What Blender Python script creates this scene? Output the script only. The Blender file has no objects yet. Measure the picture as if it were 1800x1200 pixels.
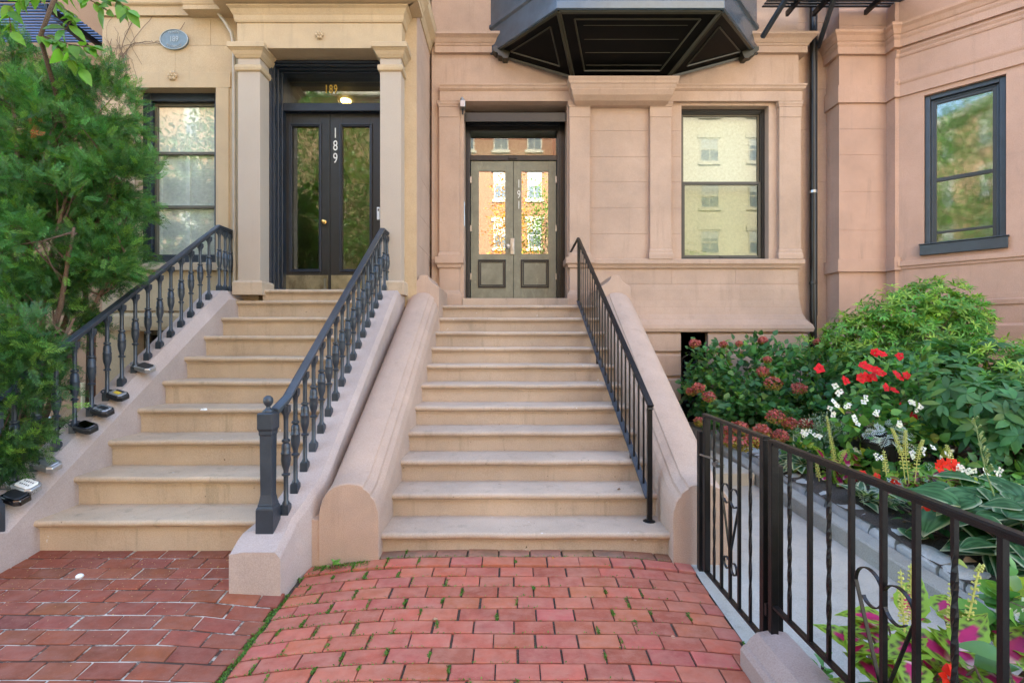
import bpy, bmesh, math, random
import numpy as np
from mathutils import Vector, Matrix, noise

R = random.Random(11)
RN = np.random.default_rng(5)
D = bpy.data
SC = bpy.context.scene
COL = SC.collection
PI = math.pi
CZ, F = 1.53, 890.0          # eye height and focal length used to measure the place


def X(px, Y): return (px - 900) / F * Y
def Z(py, Y): return CZ - (py - 600) / F * Y


# ------------------------------------------------------------------ materials
def new_mat(name):
    m = D.materials.new(name); m.use_nodes = True
    nt = m.node_tree
    b = nt.nodes['Principled BSDF']
    return m, nt, b


def N(nt, t, **kw):
    n = nt.nodes.new(t)
    for k, v in kw.items():
        if k in n.inputs.keys(): n.inputs[k].default_value = v
        else: setattr(n, k, v)
    return n


def mixc(nt, fac, a, b, mode='MIX'):
    n = nt.nodes.new('ShaderNodeMix'); n.data_type = 'RGBA'; n.blend_type = mode
    for s, v in ((n.inputs[0], fac), (n.inputs[6], a), (n.inputs[7], b)):
        if hasattr(v, 'links') or isinstance(v, bpy.types.NodeSocket): nt.links.new(v, s)
        elif isinstance(v, (int, float)): s.default_value = v
        else: s.default_value = (*v, 1) if len(v) == 3 else v
    return n.outputs[2]


def ramp(nt, src, lo, hi):
    n = nt.nodes.new('ShaderNodeMapRange')
    nt.links.new(src, n.inputs[0]); n.inputs[1].default_value = lo; n.inputs[2].default_value = hi
    return n.outputs[0]


def pos(nt, scale=(1, 1, 1), obj=False):
    if obj:
        g = nt.nodes.new('ShaderNodeTexCoord').outputs['Object']
    else:
        g = nt.nodes.new('ShaderNodeNewGeometry').outputs['Position']
    m = nt.nodes.new('ShaderNodeMapping'); m.inputs['Scale'].default_value = scale
    nt.links.new(g, m.inputs['Vector'])
    return m.outputs[0]


def tex(nt, vec, scale, detail=4, rough=.6):
    n = N(nt, 'ShaderNodeTexNoise'); n.inputs['Scale'].default_value = scale
    n.inputs['Detail'].default_value = detail; n.inputs['Roughness'].default_value = rough
    nt.links.new(vec, n.inputs['Vector'])
    return n.outputs['Fac']


def bump(nt, b, h, strength, dist=.01):
    n = N(nt, 'ShaderNodeBump'); n.inputs['Strength'].default_value = strength
    n.inputs['Distance'].default_value = dist
    nt.links.new(h, n.inputs['Height']); nt.links.new(n.outputs[0], b.inputs['Normal'])


def stone(name, col, stain, var=.16, rough=.85, bmp=.35, grime=.35, flecks=0):
    m, nt, b = new_mat(name)
    p = pos(nt)
    big = tex(nt, p, 1.3, 5, .62)
    mid = tex(nt, p, 9, 5, .65)
    fine = tex(nt, p, 140, 3, .6)
    streak = tex(nt, pos(nt, (6, 6, .5)), 1.6, 5, .7)
    d = tuple(c * (1 - var) for c in col); l = tuple(min(1, c * (1 + var * .7)) for c in col)
    c1 = mixc(nt, ramp(nt, big, .35, .68), d, l)
    c2 = mixc(nt, ramp(nt, mid, .3, .75), c1, mixc(nt, .5, c1, (col[0] * 1.02, col[1] * .97, col[2] * .9)))
    g = nt.nodes.new('ShaderNodeMath'); g.operation = 'MULTIPLY'
    nt.links.new(ramp(nt, streak, .56, .78), g.inputs[0]); g.inputs[1].default_value = grime
    c3 = mixc(nt, g.outputs[0], c2, stain)
    c4 = mixc(nt, .10, c3, mixc(nt, ramp(nt, fine, .35, .65), (0.12, .09, .07), (.85, .75, .65)))
    if flecks:
        c4 = mixc(nt, ramp(nt, tex(nt, pos(nt, (1, 1.8, 1)), 17, 2, .5), .75, .775), c4, (.62, .58, .52))
        c4 = mixc(nt, ramp(nt, tex(nt, pos(nt, (1.3, 1, 1)), 31, 2, .5), .745, .77), c4, (.13, .10, .06))
    nt.links.new(c4, b.inputs['Base Color'])
    b.inputs['Roughness'].default_value = rough
    b.inputs['Specular IOR Level'].default_value = .25
    ad = nt.nodes.new('ShaderNodeMath'); ad.operation = 'ADD'
    nt.links.new(mid, ad.inputs[0]); nt.links.new(fine, ad.inputs[1])
    bump(nt, b, ad.outputs[0], bmp, .006)
    return m


def paint(name, col, rough=.4, var=.25, wear=None, bmp=.15, metal=0, spec=.5, wscale=14, wlo=.6):
    m, nt, b = new_mat(name)
    p = pos(nt)
    a = tex(nt, p, 6, 5, .65)
    c = mixc(nt, ramp(nt, a, .3, .7), tuple(x * (1 - var) for x in col), tuple(min(1, x * (1 + var)) for x in col))
    if wear:
        w = tex(nt, pos(nt, (1, 1, .35)), wscale, 6, .75)
        c = mixc(nt, ramp(nt, w, wlo, wlo + .16), c, wear)
    nt.links.new(c, b.inputs['Base Color'])
    b.inputs['Metallic'].default_value = metal
    b.inputs['Specular IOR Level'].default_value = spec
    r = N(nt, 'ShaderNodeMapRange'); nt.links.new(a, r.inputs[0])
    r.inputs[3].default_value = max(.03, rough - .1); r.inputs[4].default_value = min(1, rough + .12)
    nt.links.new(r.outputs[0], b.inputs['Roughness'])
    bump(nt, b, tex(nt, p, 60, 4, .6), bmp, .004)
    return m


def attr_mat(name, rough=.5, trans=0, spec=.4, nscale=30, nvar=.18, bmp=.1, gran=None, dust=None):
    """colour comes from the mesh attribute 'col' (one hue per brick / leaf), broken up by noise"""
    m, nt, b = new_mat(name)
    at = nt.nodes.new('ShaderNodeAttribute'); at.attribute_name = 'col'
    p = pos(nt)
    n = tex(nt, p, nscale, 5, .65)
    c = mixc(nt, 1, at.outputs['Color'], mixc(nt, ramp(nt, n, .3, .7), (1 - nvar,) * 3, (1 + nvar,) * 3), 'MULTIPLY')
    if dust:
        c = mixc(nt, ramp(nt, tex(nt, pos(nt, (1, 1.6, 1)), 7.5, 5, .7), .42, .85), c, dust)
    if gran:
        g = tex(nt, p, gran[0], 3, .7)
        c = mixc(nt, ramp(nt, g, .62, .8), c, gran[1])
    nt.links.new(c, b.inputs['Base Color'])
    b.inputs['Roughness'].default_value = rough
    b.inputs['Specular IOR Level'].default_value = spec
    if bmp: bump(nt, b, n, bmp, .004)
    if trans:
        t = N(nt, 'ShaderNodeBsdfTranslucent'); mx = nt.nodes.new('ShaderNodeMixShader')
        nt.links.new(mixc(nt, 1, c, (1.5, 1.6, .7), 'MULTIPLY'), t.inputs['Color'])
        mx.inputs[0].default_value = trans
        nt.links.new(b.outputs[0], mx.inputs[1]); nt.links.new(t.outputs[0], mx.inputs[2])
        nt.links.new(mx.outputs[0], nt.nodes['Material Output'].inputs['Surface'])
    return m


def glass(name, refl=.3, tint=(.9, .93, .9), rough=.01, warp=.006):
    m, nt, b = new_mat(name)
    nt.nodes.remove(b)
    g = N(nt, 'ShaderNodeBsdfGlossy'); g.inputs['Roughness'].default_value = rough
    g.inputs['Color'].default_value = (.95, .97, .95, 1)
    t = N(nt, 'ShaderNodeBsdfTransparent'); t.inputs['Color'].default_value = (*tint, 1)
    f = N(nt, 'ShaderNodeLayerWeight'); f.inputs['Blend'].default_value = .5
    pw = N(nt, 'ShaderNodeMath'); pw.operation = 'POWER'; nt.links.new(f.outputs['Facing'], pw.inputs[0]); pw.inputs[1].default_value = 4.5
    mr = N(nt, 'ShaderNodeMapRange'); nt.links.new(pw.outputs[0], mr.inputs[0])
    mr.inputs[3].default_value = refl; mr.inputs[4].default_value = 1
    mx = nt.nodes.new('ShaderNodeMixShader')
    nt.links.new(mr.outputs[0], mx.inputs[0]); nt.links.new(t.outputs[0], mx.inputs[1]); nt.links.new(g.outputs[0], mx.inputs[2])
    nt.links.new(mx.outputs[0], nt.nodes['Material Output'].inputs['Surface'])
    bn = N(nt, 'ShaderNodeBump'); bn.inputs['Strength'].default_value = warp; bn.inputs['Distance'].default_value = .05
    nt.links.new(tex(nt, pos(nt), 2.5, 2, .5), bn.inputs['Height']); nt.links.new(bn.outputs[0], g.inputs['Normal'])
    return m


def plain(name, col, rough=.5, metal=0, emit=0):
    m, nt, b = new_mat(name)
    n = tex(nt, pos(nt), 25, 4, .6)
    nt.links.new(mixc(nt, ramp(nt, n, .3, .7), tuple(c * .85 for c in col), tuple(min(1, c * 1.1) for c in col)), b.inputs['Base Color'])
    b.inputs['Roughness'].default_value = rough; b.inputs['Metallic'].default_value = metal
    if emit:
        b.inputs['Emission Color'].default_value = (*col, 1); b.inputs['Emission Strength'].default_value = emit
    return m


M = {}
M['pink'] = stone('pink_brownstone', (.470, .328, .238), (.30, .205, .145), var=.17, grime=.6)
M['pink_step'] = stone('pink_brownstone_step', (.480, .362, .262), (.25, .20, .13), var=.2, grime=.75, bmp=.3, flecks=1)
M['tan'] = stone('tan_brownstone', (.495, .362, .208), (.32, .24, .14), var=.16, grime=.6)
M['tan_step'] = stone('tan_brownstone_step', (.495, .377, .252), (.24, .20, .12), var=.22, grime=.8, flecks=1)
M['mauve'] = stone('mauve_painted_stone', (.43, .335, .282), (.25, .19, .155), var=.2, grime=.3)
M['coping'] = stone('worn_brown_coping', (.32, .225, .185), (.18, .13, .11), var=.15, grime=.4)
M['slatblue'] = paint('sky_lit_slat_blue', (.06, .15, .36), .3, .3)  # sky-lit blue of the left slats put into the base colour
M['column'] = stone('grey_tan_column_paint', (.44, .36, .275), (.36, .28, .2), var=.06, grime=.15)
M['rose'] = stone('rose_brownstone', (.475, .292, .208), (.30, .19, .14), var=.17, grime=.6)
M['brownwall'] = stone('brown_neighbour_stone', (.33, .2, .11), (.2, .13, .07), var=.1, grime=.3)
M['black'] = paint('black_gloss_paint', (.006, .006, .006), .32, .3, bmp=.12)
M['iron'] = paint('black_iron_paint', (.0055, .005, .005), .33, .35, wear=(.04, .03, .024), bmp=.3, wscale=60, wlo=.76, spec=.32)
M['blueiron'] = paint('blue_black_iron_paint', (.030, .038, .047), .31, .25, wear=(.10, .105, .11), bmp=.35, wscale=40, wlo=.7)
M['wood_dark'] = paint('weathered_black_door_paint', (.013, .0135, .0125), .4, .3, wear=(.10, .095, .08), bmp=.3, wscale=30, wlo=.68)
M['wood_frame'] = paint('flaking_dark_frame_paint', (.011, .017, .027), .36, .3, wear=(.16, .16, .15), bmp=.6, wscale=34, wlo=.64)
M['olive'] = paint('worn_olive_door_paint', (.19, .182, .125), .45, .2, wear=(.27, .265, .18), bmp=.25, wscale=9, wlo=.55)
M['bronze'] = paint('dark_bronze_window_frame', (.028, .026, .022), .35, .15, bmp=.05)
M['khaki'] = paint('khaki_window_sash', (.11, .095, .06), .45, .15)
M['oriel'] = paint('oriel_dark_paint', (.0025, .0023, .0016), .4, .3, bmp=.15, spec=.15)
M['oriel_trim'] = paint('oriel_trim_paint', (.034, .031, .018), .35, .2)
M['oriel_face'] = paint('oriel_face_sky_tint', (.052, .080, .108), .2, .15, bmp=.06, spec=1)  # bluish base colour stands in for sky reflected in the dark gloss
M['steel'] = paint('grey_steel', (.35, .36, .36), .3, .1, metal=1)
M['zinc'] = paint('painted_conduit', (.42, .36, .27), .5, .1)
M['brass'] = paint('brass', (.65, .42, .14), .25, .15, metal=1)
M['kick'] = paint('tarnished_kick_plate', (.28, .25, .16), .38, .35, wear=(.16, .13, .08), metal=.8, wscale=8, wlo=.5)
M['white'] = plain('white_paint', (.86, .86, .80), .5)
M['cream'] = plain('cream_screen', (.50, .50, .40), .8)
M['shade'] = plain('pale_roller_shade', (.90, .91, .84), .8)
M['vest'] = plain('warm_vestibule', (.10, .085, .042), .7); M['dark'] = plain('dark_interior', (.018, .017, .015), .8)
M['amber'] = plain('amber_interior', (.34, .19, .05), .7)
M['lamp'] = plain('amber_lamp', (1, .62, .18), .5, emit=4)
M['glass'] = glass('window_glass', .075)
M['glass_screen'] = glass('screened_window_glass', .06, (.80, .82, .72))
M['glass_door'] = glass('door_glass', .11, rough=.035, warp=.008)
M['glass_mirror'] = glass('vestibule_glass', .40, warp=.006)
M['glass_dark'] = glass('bay_glass', .22, rough=.04, warp=.008)
M['glass_old'] = glass('old_glass', .13, (.97, .98, .96), warp=.03)
M['plaque'] = plain('weathered_plaque', (.17, .21, .22), .5, .3)
M['plaque_hi'] = plain('plaque_raised', (.42, .45, .44), .5, .3)
M['digit'] = plain('silver_digit', (.72, .72, .66), .4)
M['gold'] = plain('gold_leaf', (.62, .42, .08), .4)
M['concrete'] = stone('grey_concrete', (.47, .44, .37), (.20, .19, .15), var=.22, grime=.55, bmp=1.2)
M['kerb'] = stone('dark_kerb_stone', (.34, .335, .29), (.13, .13, .10), var=.25, grime=.5, bmp=1.2)
M['concrete_lt'] = stone('pale_concrete', (.50, .47, .39), (.3, .28, .22), var=.08, grime=.2, bmp=.5)
M['granite'] = stone('granite', (.42, .43, .41), (.15, .16, .13), var=.45, grime=.3, bmp=1)
M['asphalt'] = stone('asphalt', (.05, .05, .05), (.03, .03, .03), var=.2, bmp=1)
M['soil'] = stone('dark_mulch', (.028, .02, .014), (.05, .035, .02), var=.5, bmp=2, grime=.5)
M['brick'] = attr_mat('red_paving_brick', .82, 0, .25, 11, .16, .35, gran=(160, (.5, .27, .19)), dust=(.46, .20, .135))
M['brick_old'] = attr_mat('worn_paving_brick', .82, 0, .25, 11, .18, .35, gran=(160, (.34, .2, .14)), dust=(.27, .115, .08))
def mortar_mat():
    m, nt, b = new_mat('patchy_mortar'); p = pos(nt)
    f = ramp(nt, tex(nt, pos(nt, (.7, 1.6, 1)), 3.2, 6, .75), .47, .55)
    nt.links.new(mixc(nt, f, (.50, .45, .36), (.06, .035, .022)), b.inputs['Base Color']); b.inputs['Roughness'].default_value = .95
    bump(nt, b, tex(nt, p, 90, 4, .7), .8, .006)
    return m
M['mortar'] = mortar_mat()
M['jointdirt'] = stone('dark_joint_dirt', (.040, .026, .014), (.06, .06, .02), var=.5, bmp=1, grime=.5)
M['leaf'] = attr_mat('leaf', .45, .38, .4, 9, .12, 0)
M['waxleaf'] = attr_mat('glossy_leaf', .42, .34, .25, 9, .12, 0)
M['needle'] = attr_mat('needle', .5, .28, .3, 6, .15, 0)
M['petal'] = attr_mat('petal', .6, .3, .2, 20, .08, 0)
M['bark'] = stone('bark', (.16, .085, .045), (.06, .035, .02), var=.3, bmp=2, grime=.5)
M['twig'] = stone('twig', (.10, .06, .035), (.05, .03, .02), var=.3, bmp=1)
M['vine'] = stone('dry_vine', (.16, .10, .055), (.1, .07, .04), var=.3)
M['pot'] = paint('dark_pot', (.022, .018, .015), .5, .3)
M['pvc'] = plain('pvc', (.72, .64, .42), .4)
M['rust'] = paint('rust_pipe', (.13, .055, .03), .7, .4)
M['clear'] = glass('clear_plastic', .25, (.75, .82, .8), .08, .1)
M['chrome'] = paint('dark_chrome', (.10, .095, .09), .08, .1, metal=1)
M['plastic'] = plain('black_plastic', (.018, .019, .02), .35)
M['silver'] = paint('silver_plastic', (.42, .43, .43), .28, .08, metal=.7)
M['yellow'] = plain('yellow_sticker', (.75, .5, .04), .5)
M['redbrick'] = None


# ------------------------------------------------------------------ objects
ORG = {}


def world_org(o): return ORG.get(o.name, Vector((0, 0, 0))) if o else Vector((0, 0, 0))


def tag(o, label=None, cat=None, group=None, kind=None):
    if label: o['label'] = label
    if cat: o['category'] = cat
    if group: o['group'] = group
    if kind: o['kind'] = kind
    return o


def thing(name, label, cat, loc=(0, 0, 0), group=None):
    o = D.objects.new(name, None); COL.objects.link(o)
    o.location = loc; o.empty_display_size = .1
    ORG[o.name] = Vector(loc)
    return tag(o, label, cat, group)


class MB:
    def __init__(s): s.v = []; s.f = []; s.c = []

    def add(s, vs, fs, col=None):
        b = len(s.v); s.v += [tuple(p) for p in vs]
        s.f += [tuple(b + i for i in f) for f in fs]
        s.c += [col or (1, 1, 1)] * len(vs)
        return s

    def box(s, x0, x1, y0, y1, z0, z1, col=None):
        v = [(x, y, z) for x in (x0, x1) for y in (y0, y1) for z in (z0, z1)]
        return s.add(v, [(0, 1, 3, 2), (4, 6, 7, 5), (0, 4, 5, 1), (2, 3, 7, 6), (0, 2, 6, 4), (1, 5, 7, 3)], col)

    def loft(s, secs, cap=True, col=None, closed=True):
        n = len(secs[0]); vs = [p for q in secs for p in q]; fs = []
        for i in range(len(secs) - 1):
            for j in range(n if closed else n - 1):
                k = (j + 1) % n
                fs.append((i * n + j, i * n + k, (i + 1) * n + k, (i + 1) * n + j))
        if cap:
            fs.append(tuple(range(n))[::-1]); fs.append(tuple((len(secs) - 1) * n + j for j in range(n)))
        return s.add(vs, fs, col)

    def px(s, yz, x0, x1, seg=1, jit=0):
        secs = []
        for i in range(seg + 1):
            x = x0 + (x1 - x0) * i / seg
            dz = (noise.noise((x * 2.3, yz[0][0] * 9, yz[0][1] * 7)) * jit) if jit else 0
            dy = (noise.noise((x * 3.1 + 9, yz[0][0] * 9, yz[0][1] * 7)) * jit) if jit else 0
            secs.append([(x, y + dy, z + dz) for y, z in yz])
        return s.loft(secs)

    def py(s, xz, y0, y1): return s.loft([[(x, y, z) for x, z in xz] for y in (y0, y1)])
    def pz(s, xy, z0, z1): return s.loft([[(x, y, z) for x, y in xy] for z in (z0, z1)])

    def sweep(s, prof, path):
        """profile (out, z) carried along a plan path (x, y), mitred at corners; outward is to the right of travel"""
        secs = []
        for i, p in enumerate(path):
            ns = []
            for a, b in ((i - 1, i), (i, i + 1)):
                if 0 <= a and b < len(path):
                    d = Vector((path[b][0] - path[a][0], path[b][1] - path[a][1])).normalized()
                    ns.append(Vector((d.y, -d.x)))
            m = ns[0] if len(ns) == 1 else (ns[0] + ns[1]) / (1 + ns[0].dot(ns[1]))
            secs.append([(p[0] + m.x * o, p[1] + m.y * o, z) for o, z in prof])
        return s.loft(secs)

    def tube(s, pts, r, n=6, col=None, rot=0, flat=1):
        pts = [Vector(p) for p in pts]; secs = []
        rs = r if isinstance(r, (list, tuple)) else [r] * len(pts)
        t0 = (pts[1] - pts[0]).normalized()
        u = t0.orthogonal().normalized() if abs(t0.z) > .9 else t0.cross(Vector((0, 0, 1))).normalized()
        for i, p in enumerate(pts):
            t = (pts[min(i + 1, len(pts) - 1)] - pts[max(i - 1, 0)]).normalized()
            u = (u - t * u.dot(t)).normalized(); w = t.cross(u)
            secs.append([p + (u * math.cos(a) + w * math.sin(a) * flat) * rs[i] for a in (2 * PI * j / n + rot for j in range(n))])
        return s.loft(secs, True, col)

    def bar(s, p0, p1, w, h):
        """rectangular bar between two points, w across, h high"""
        p0, p1 = Vector(p0), Vector(p1); t = (p1 - p0).normalized()
        u = t.cross(Vector((0, 0, 1)))
        u = u.normalized() if u.length > 1e-4 else Vector((1, 0, 0))
        k = u.cross(t).normalized()
        return s.loft([[p + u * a * w / 2 + k * b * h / 2 for a, b in ((-1, -1), (1, -1), (1, 1), (-1, 1))] for p in (p0, p1)])

    def lathe(s, prof, cx, cy, z0=0, n=12, rot=0, sx=1, sy=1):
        return s.loft([[(cx + math.cos(2 * PI * j / n + rot) * r * sx, cy + math.sin(2 * PI * j / n + rot) * r * sy, z0 + z) for j in range(n)] for r, z in prof])

    def ball(s, c, r, n=12, m=8, sz=1):
        return s.lathe([(max(1e-4, r * math.sin(PI * i / m)), -r * sz * math.cos(PI * i / m)) for i in range(m + 1)], c[0], c[1], c[2], n)

    def xf(s, mat): s.v = [tuple(mat @ Vector(p)) for p in s.v]; return s

    def build(s, name, mat, parent=None, smooth=False, bevel=0, colattr=False, org=None):
        o0 = world_org(parent) if parent else Vector(org or (0, 0, 0))
        me = D.meshes.new(name)
        me.from_pydata([(x - o0.x, y - o0.y, z - o0.z) for x, y, z in s.v], [], s.f)
        if colattr:
            a = me.color_attributes.new('col', 'FLOAT_COLOR', 'POINT')
            a.data.foreach_set('color', np.array([(*c, 1) for c in s.c], dtype=np.float32).ravel())
        bm = bmesh.new(); bm.from_mesh(me); bmesh.ops.recalc_face_normals(bm, faces=bm.faces); bm.to_mesh(me); bm.free()
        me.materials.append(M[mat] if isinstance(mat, str) else mat)
        o = D.objects.new(name, me); COL.objects.link(o)
        ORG[o.name] = o0
        if parent: o.parent = parent
        else: o.location = o0
        if smooth:
            me.polygons.foreach_set('use_smooth', [True] * len(me.polygons))
            if smooth != 1: me.set_sharp_from_angle(angle=math.radians(smooth))
        if bevel:
            b = o.modifiers.new('Bevel', 'BEVEL'); b.width = bevel; b.segments = 2
            b.limit_method = 'ANGLE'; b.angle_limit = math.radians(40)
        return o


def dup(root, offset=(0, 0, 0), **kw):
    r = root.copy(); COL.objects.link(r); r.location = Vector(root.location) + Vector(offset)
    for k, v in kw.items(): r[k] = v
    for ch in list(root.children):
        c = ch.copy(); COL.objects.link(c); c.parent = r
        for g in ch.children:
            d = g.copy(); COL.objects.link(d); d.parent = c
    return r


def text(name, body, mat, parent, loc, size, sx=1, depth=.004, rot=(PI / 2, 0, 0), align='CENTER', spacing=1):
    cu = D.curves.new(name, 'FONT'); cu.body = body; cu.size = size; cu.extrude = depth
    cu.align_x = align; cu.align_y = 'CENTER'; cu.space_character = spacing
    t = D.objects.new(name, cu); COL.objects.link(t)
    bpy.context.view_layer.update()
    me = D.meshes.new_from_object(t.evaluated_get(bpy.context.evaluated_depsgraph_get()))
    D.objects.remove(t)
    o0 = world_org(parent)
    mt = Matrix.Translation(Vector(loc) - o0) @ Matrix.Rotation(rot[2], 4, 'Z') @ Matrix.Rotation(rot[1], 4, 'Y') @ Matrix.Rotation(rot[0], 4, 'X') @ Matrix.Diagonal((sx, 1, 1, 1))
    me.transform(mt); me.materials.clear(); me.materials.append(M[mat])
    o = D.objects.new(name, me); COL.objects.link(o); o.parent = parent; ORG[o.name] = o0
    return o


def grid_wall(mb, x0, x1, zs, y, back=.25, gap=.0035, ver=None):
    """a wall face laid in courses: real recessed joints at heights zs (ascending), optional vertical joints"""
    mb.box(x0 + .001, x1 - .001, y + .006, y + back, zs[0] + .001, zs[-1] - .001)
    for i in range(len(zs) - 1):
        xs = [x0] + sorted(q for q in (ver(i) if ver else []) if x0 < q < x1) + [x1]
        for a, b in zip(xs[:-1], xs[1:]):
            mb.box(a + (gap / 2 if a != x0 else 0), b - (gap / 2 if b != x1 else 0), y, y + .012,
                   zs[i] + (gap / 2 if i else 0), zs[i + 1] - (gap / 2 if i < len(zs) - 2 else 0))
    return mb
# ------------------------------------------------------------------ townhouse 191 (pink)
P, W, RC, DY = 7.07, 7.13, 7.29, 7.5      # pilaster face, wall face, recess face, door plane
TOP = 14.0
pink = thing('townhouse', 'pink painted brownstone house with a black oriel over the olive double door', 'building', (2, P, 0))
xl, xr = -1.13, X(1408, P)
zP = lambda y: Z(y, P)
mb = MB()
d0, d1 = X(812, P), X(1000, P)             # door opening
w0, w1 = 2.385, 3.615                      # window opening
ztop_door = zP(178)
zw0, zw1 = Z(456, W), Z(186, W)
j = [Z(v, W) for v in (455, 411, 366, 320, 276, 230)] + [zw1]
mb.box(xl, d0 + .02, W, W + .35, 0, ztop_door)
grid_wall(mb, d1 - .02, w0, j, W, .35)
mb.box(w1, xr - .01, W, W + .35, zw0, zw1)
mb.box(d0 + .021, d1 - .021, W, W + .35, -.3, 1.9)
grid_wall(mb, d1 - .02, xr - .012, [-.3, .55, 1.0, 1.38, 1.72, 2.08, 2.34, zw0], W, .35, ver=lambda i: [1.35 + .9 * k + (i % 2) * .4 for k in range(4)] if i > 2 else [])
mb.box(d1 - .02, xr - .012, W, W + .35, zw1, ztop_door)
grid_wall(mb, xl, xr, [ztop_door, zP(92), 7.0, 8.3, 9.6, 11, TOP], W, .35, ver=lambda i: [])
wall = mb.build('wall', 'pink', pink)
mb = MB()
zz = [-.3] + [Z(v, RC) for v in (640, 560, 500, 455, 411, 366, 320, 275, 228, 185, 157, 100, 40, -60)] + [TOP]
grid_wall(mb, xr - .02, X(1480, RC), zz, RC, .3)
mb.box(-1.35, xl + .05, RC - .02, RC + .3, -.2, TOP)
mb.box(-1.2, 4.6, 7.6, 8.2, 5.4, TOP); mb.box(-1.2, 9, 8.2, 15.5, TOP, TOP + .2); mb.box(-1.2, 9, 15.3, 15.5, -.2, TOP)
mb.build('side_wall', 'pink', pink)
# pilasters
for a, b, base in ((772, 808, 1), (1001, 1037, 1), (1143, 1180, 0), (1370, 1408, 0)):
    q0, q1 = X(a, P), X(b, P)
    mb = MB(); zt = ztop_door
    mb.box(q0, q1, P, W + .05, zP(437 if not base else 442), zP(206))
    mb.box(q0 - .004, q1 + .004, P - .006, W + .05, zP(206), zP(188))
    mb.sweep([(-.02, zP(188)), (.012, zP(188)), (.012, zP(185.5)), (.022, zP(183)), (.022, zP(180.5)), (.03, zP(178.2)), (-.02, zP(178.2))],
             [(q0, W + .04), (q0, P), (q1, P), (q1, W + .04)])
    if base:
        mb.sweep([(-.02, zP(442)), (.0, zP(442)), (.016, zP(448)), (.016, zP(452)), (-.02, zP(452))], [(q0, W + .3), (q0, P), (q1, P), (q1, W + .3)])
        mb.sweep([(-.02, zP(452)), (.055, zP(452.5)), (.055, zP(463)), (.03, zP(465)), (.022, zP(470)), (0, zP(472)), (-.02, zP(472))],
                 [(q0, W + .3), (q0, P), (q1, P), (q1, W + .3)])
        mb.box(q0 + .002, q1 - .002, P + .002, W + .3, zP(540), zP(472))
        mb.sweep([(-.02, zP(510)), (.0, zP(510)), (.03, zP(518)), (.036, zP(524)), (.036, 1.98), (-.02, 1.98)], [(q0, W + .3), (q0, P), (q1, P), (q1, W + .3)])
    else:
        mb.sweep([(-.02, zP(437)), (0, zP(437)), (.012, zP(440)), (.012, zP(444)), (.02, zP(447)), (.02, zP(455.5)), (-.02, zP(455.5))],
                 [(q0, W + .04), (q0, P), (q1, P), (q1, W + .04)])
    mb.build('pilaster', 'pink', pink, bevel=.003)
# architrave band, string moulding, cornice
mb = MB()
mb.box(xl + .12, X(1410, P), P, W + .05, zP(177.8), zP(160))
mb.sweep([(-.05, zP(160)), (.004, zP(160)), (.03, zP(157)), (.034, zP(154.5)), (.05, zP(152)), (.05, zP(149.5)), (-.05, zP(149))],
         [(xl + .12, P), (X(1410, P), P), (X(1410, P), RC)])
mb.build('architrave', 'pink', pink, bevel=.002)
mb = MB()
mb.sweep([(-.1, zP(91.5)), (.05, zP(91.5)), (.05, zP(80)), (.062, zP(79.5)), (.066, zP(77)), (.08, zP(75.5)), (.105, zP(70)), (.14, zP(66.5)), (.15, zP(66)), (.15, zP(61.5)), (-.1, zP(60))],
         [(xl + .05, W), (X(1410, W), W), (X(1410, W), RC)])
mb.build('cornice', 'pink', pink, bevel=.002)
# sill course and flared base
mb = MB()
mb.sweep([(-.1, zP(470.5)), (.01, zP(470.5)), (.022, zP(467)), (.035, zP(465)), (.05, zP(463)), (.05, zP(456)), (.04, zP(455)), (-.1, zP(454.6))],
         [(X(1037, P), P + .04), (xr + .005, P + .04), (xr + .005, RC)])
mb.build('sill_course', 'pink', pink, bevel=.002)
mb = MB()
mb.sweep([(-.1, zP(583)), (.145, zP(583)), (.155, zP(577)), (.14, zP(571)), (.085, zP(562)), (.05, zP(552)), (.032, zP(540)), (.032, zP(539)), (.02, zP(528)), (.012, zP(510)), (.012, zP(509)), (.004, zP(500)), (-.1, zP(500))],
         [(1.2, W), (xr - .02, W), (xr - .02, RC)])
mb.build('flared_base', 'pink', pink)
mb = MB()
for a, b in ((585, 621), (621, 664), (664, 711), (711, 790)):
    zt, zb = Z(a, 7.0), Z(b, 7.0)
    for q0, q1 in ((1.2, X(1197, 7.0)), (X(1245, 7.0), xr + .06)):
        mb.sweep([(-.08, zb + .012), (.0, zb + .012), (.028, zb + .035), (.028, zt - .03), (.0, zt - .008), (-.08, zt - .008)], [(q0, 7.03), (q1, 7.03)])
mb.box(1.2, X(1197, 7.03), 7.04, 7.2, -.2, zP(584)); mb.box(X(1245, 7.03), xr + .06, 7.04, 7.2, -.2, zP(584))
mb.build('rusticated_base', 'pink', pink)
# basement window with lattice grille
bw = MB().box(X(1197, 7.03), X(1245, 7.03), 7.13, 7.3, .3, zP(584)).build('basement_window', 'dark', pink)
mb = MB(); gx0, gx1, gz0, gz1 = X(1198, 7.05), X(1244, 7.05), .55, Z(632, 7.05)
for k in range(-9, 12):
    for sgn in (1, -1):
        c = gx0 + k * .085
        pts = [(c + t * sgn * 1.0, gz0 + t) for t in np.linspace(0, gz1 - gz0, 30)]
        pts = [q for q in pts if gx0 <= q[0] <= gx1]
        if len(pts) > 1: mb.tube([(pts[0][0], 7.05, pts[0][1]), (pts[-1][0], 7.05, pts[-1][1])], .006, 4)
xm = (gx0 + gx1) / 2; hw = (gx1 - gx0) / 2
arch = [(gx0, 7.05, .5), (gx0, 7.05, gz1 - .02)] + [(xm - hw * math.cos(a), 7.05, gz1 - .02 + .1 * math.sin(a)) for a in np.linspace(.1, PI - .1, 10)] + [(gx1, 7.05, gz1 - .02), (gx1, 7.05, .5)]
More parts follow.
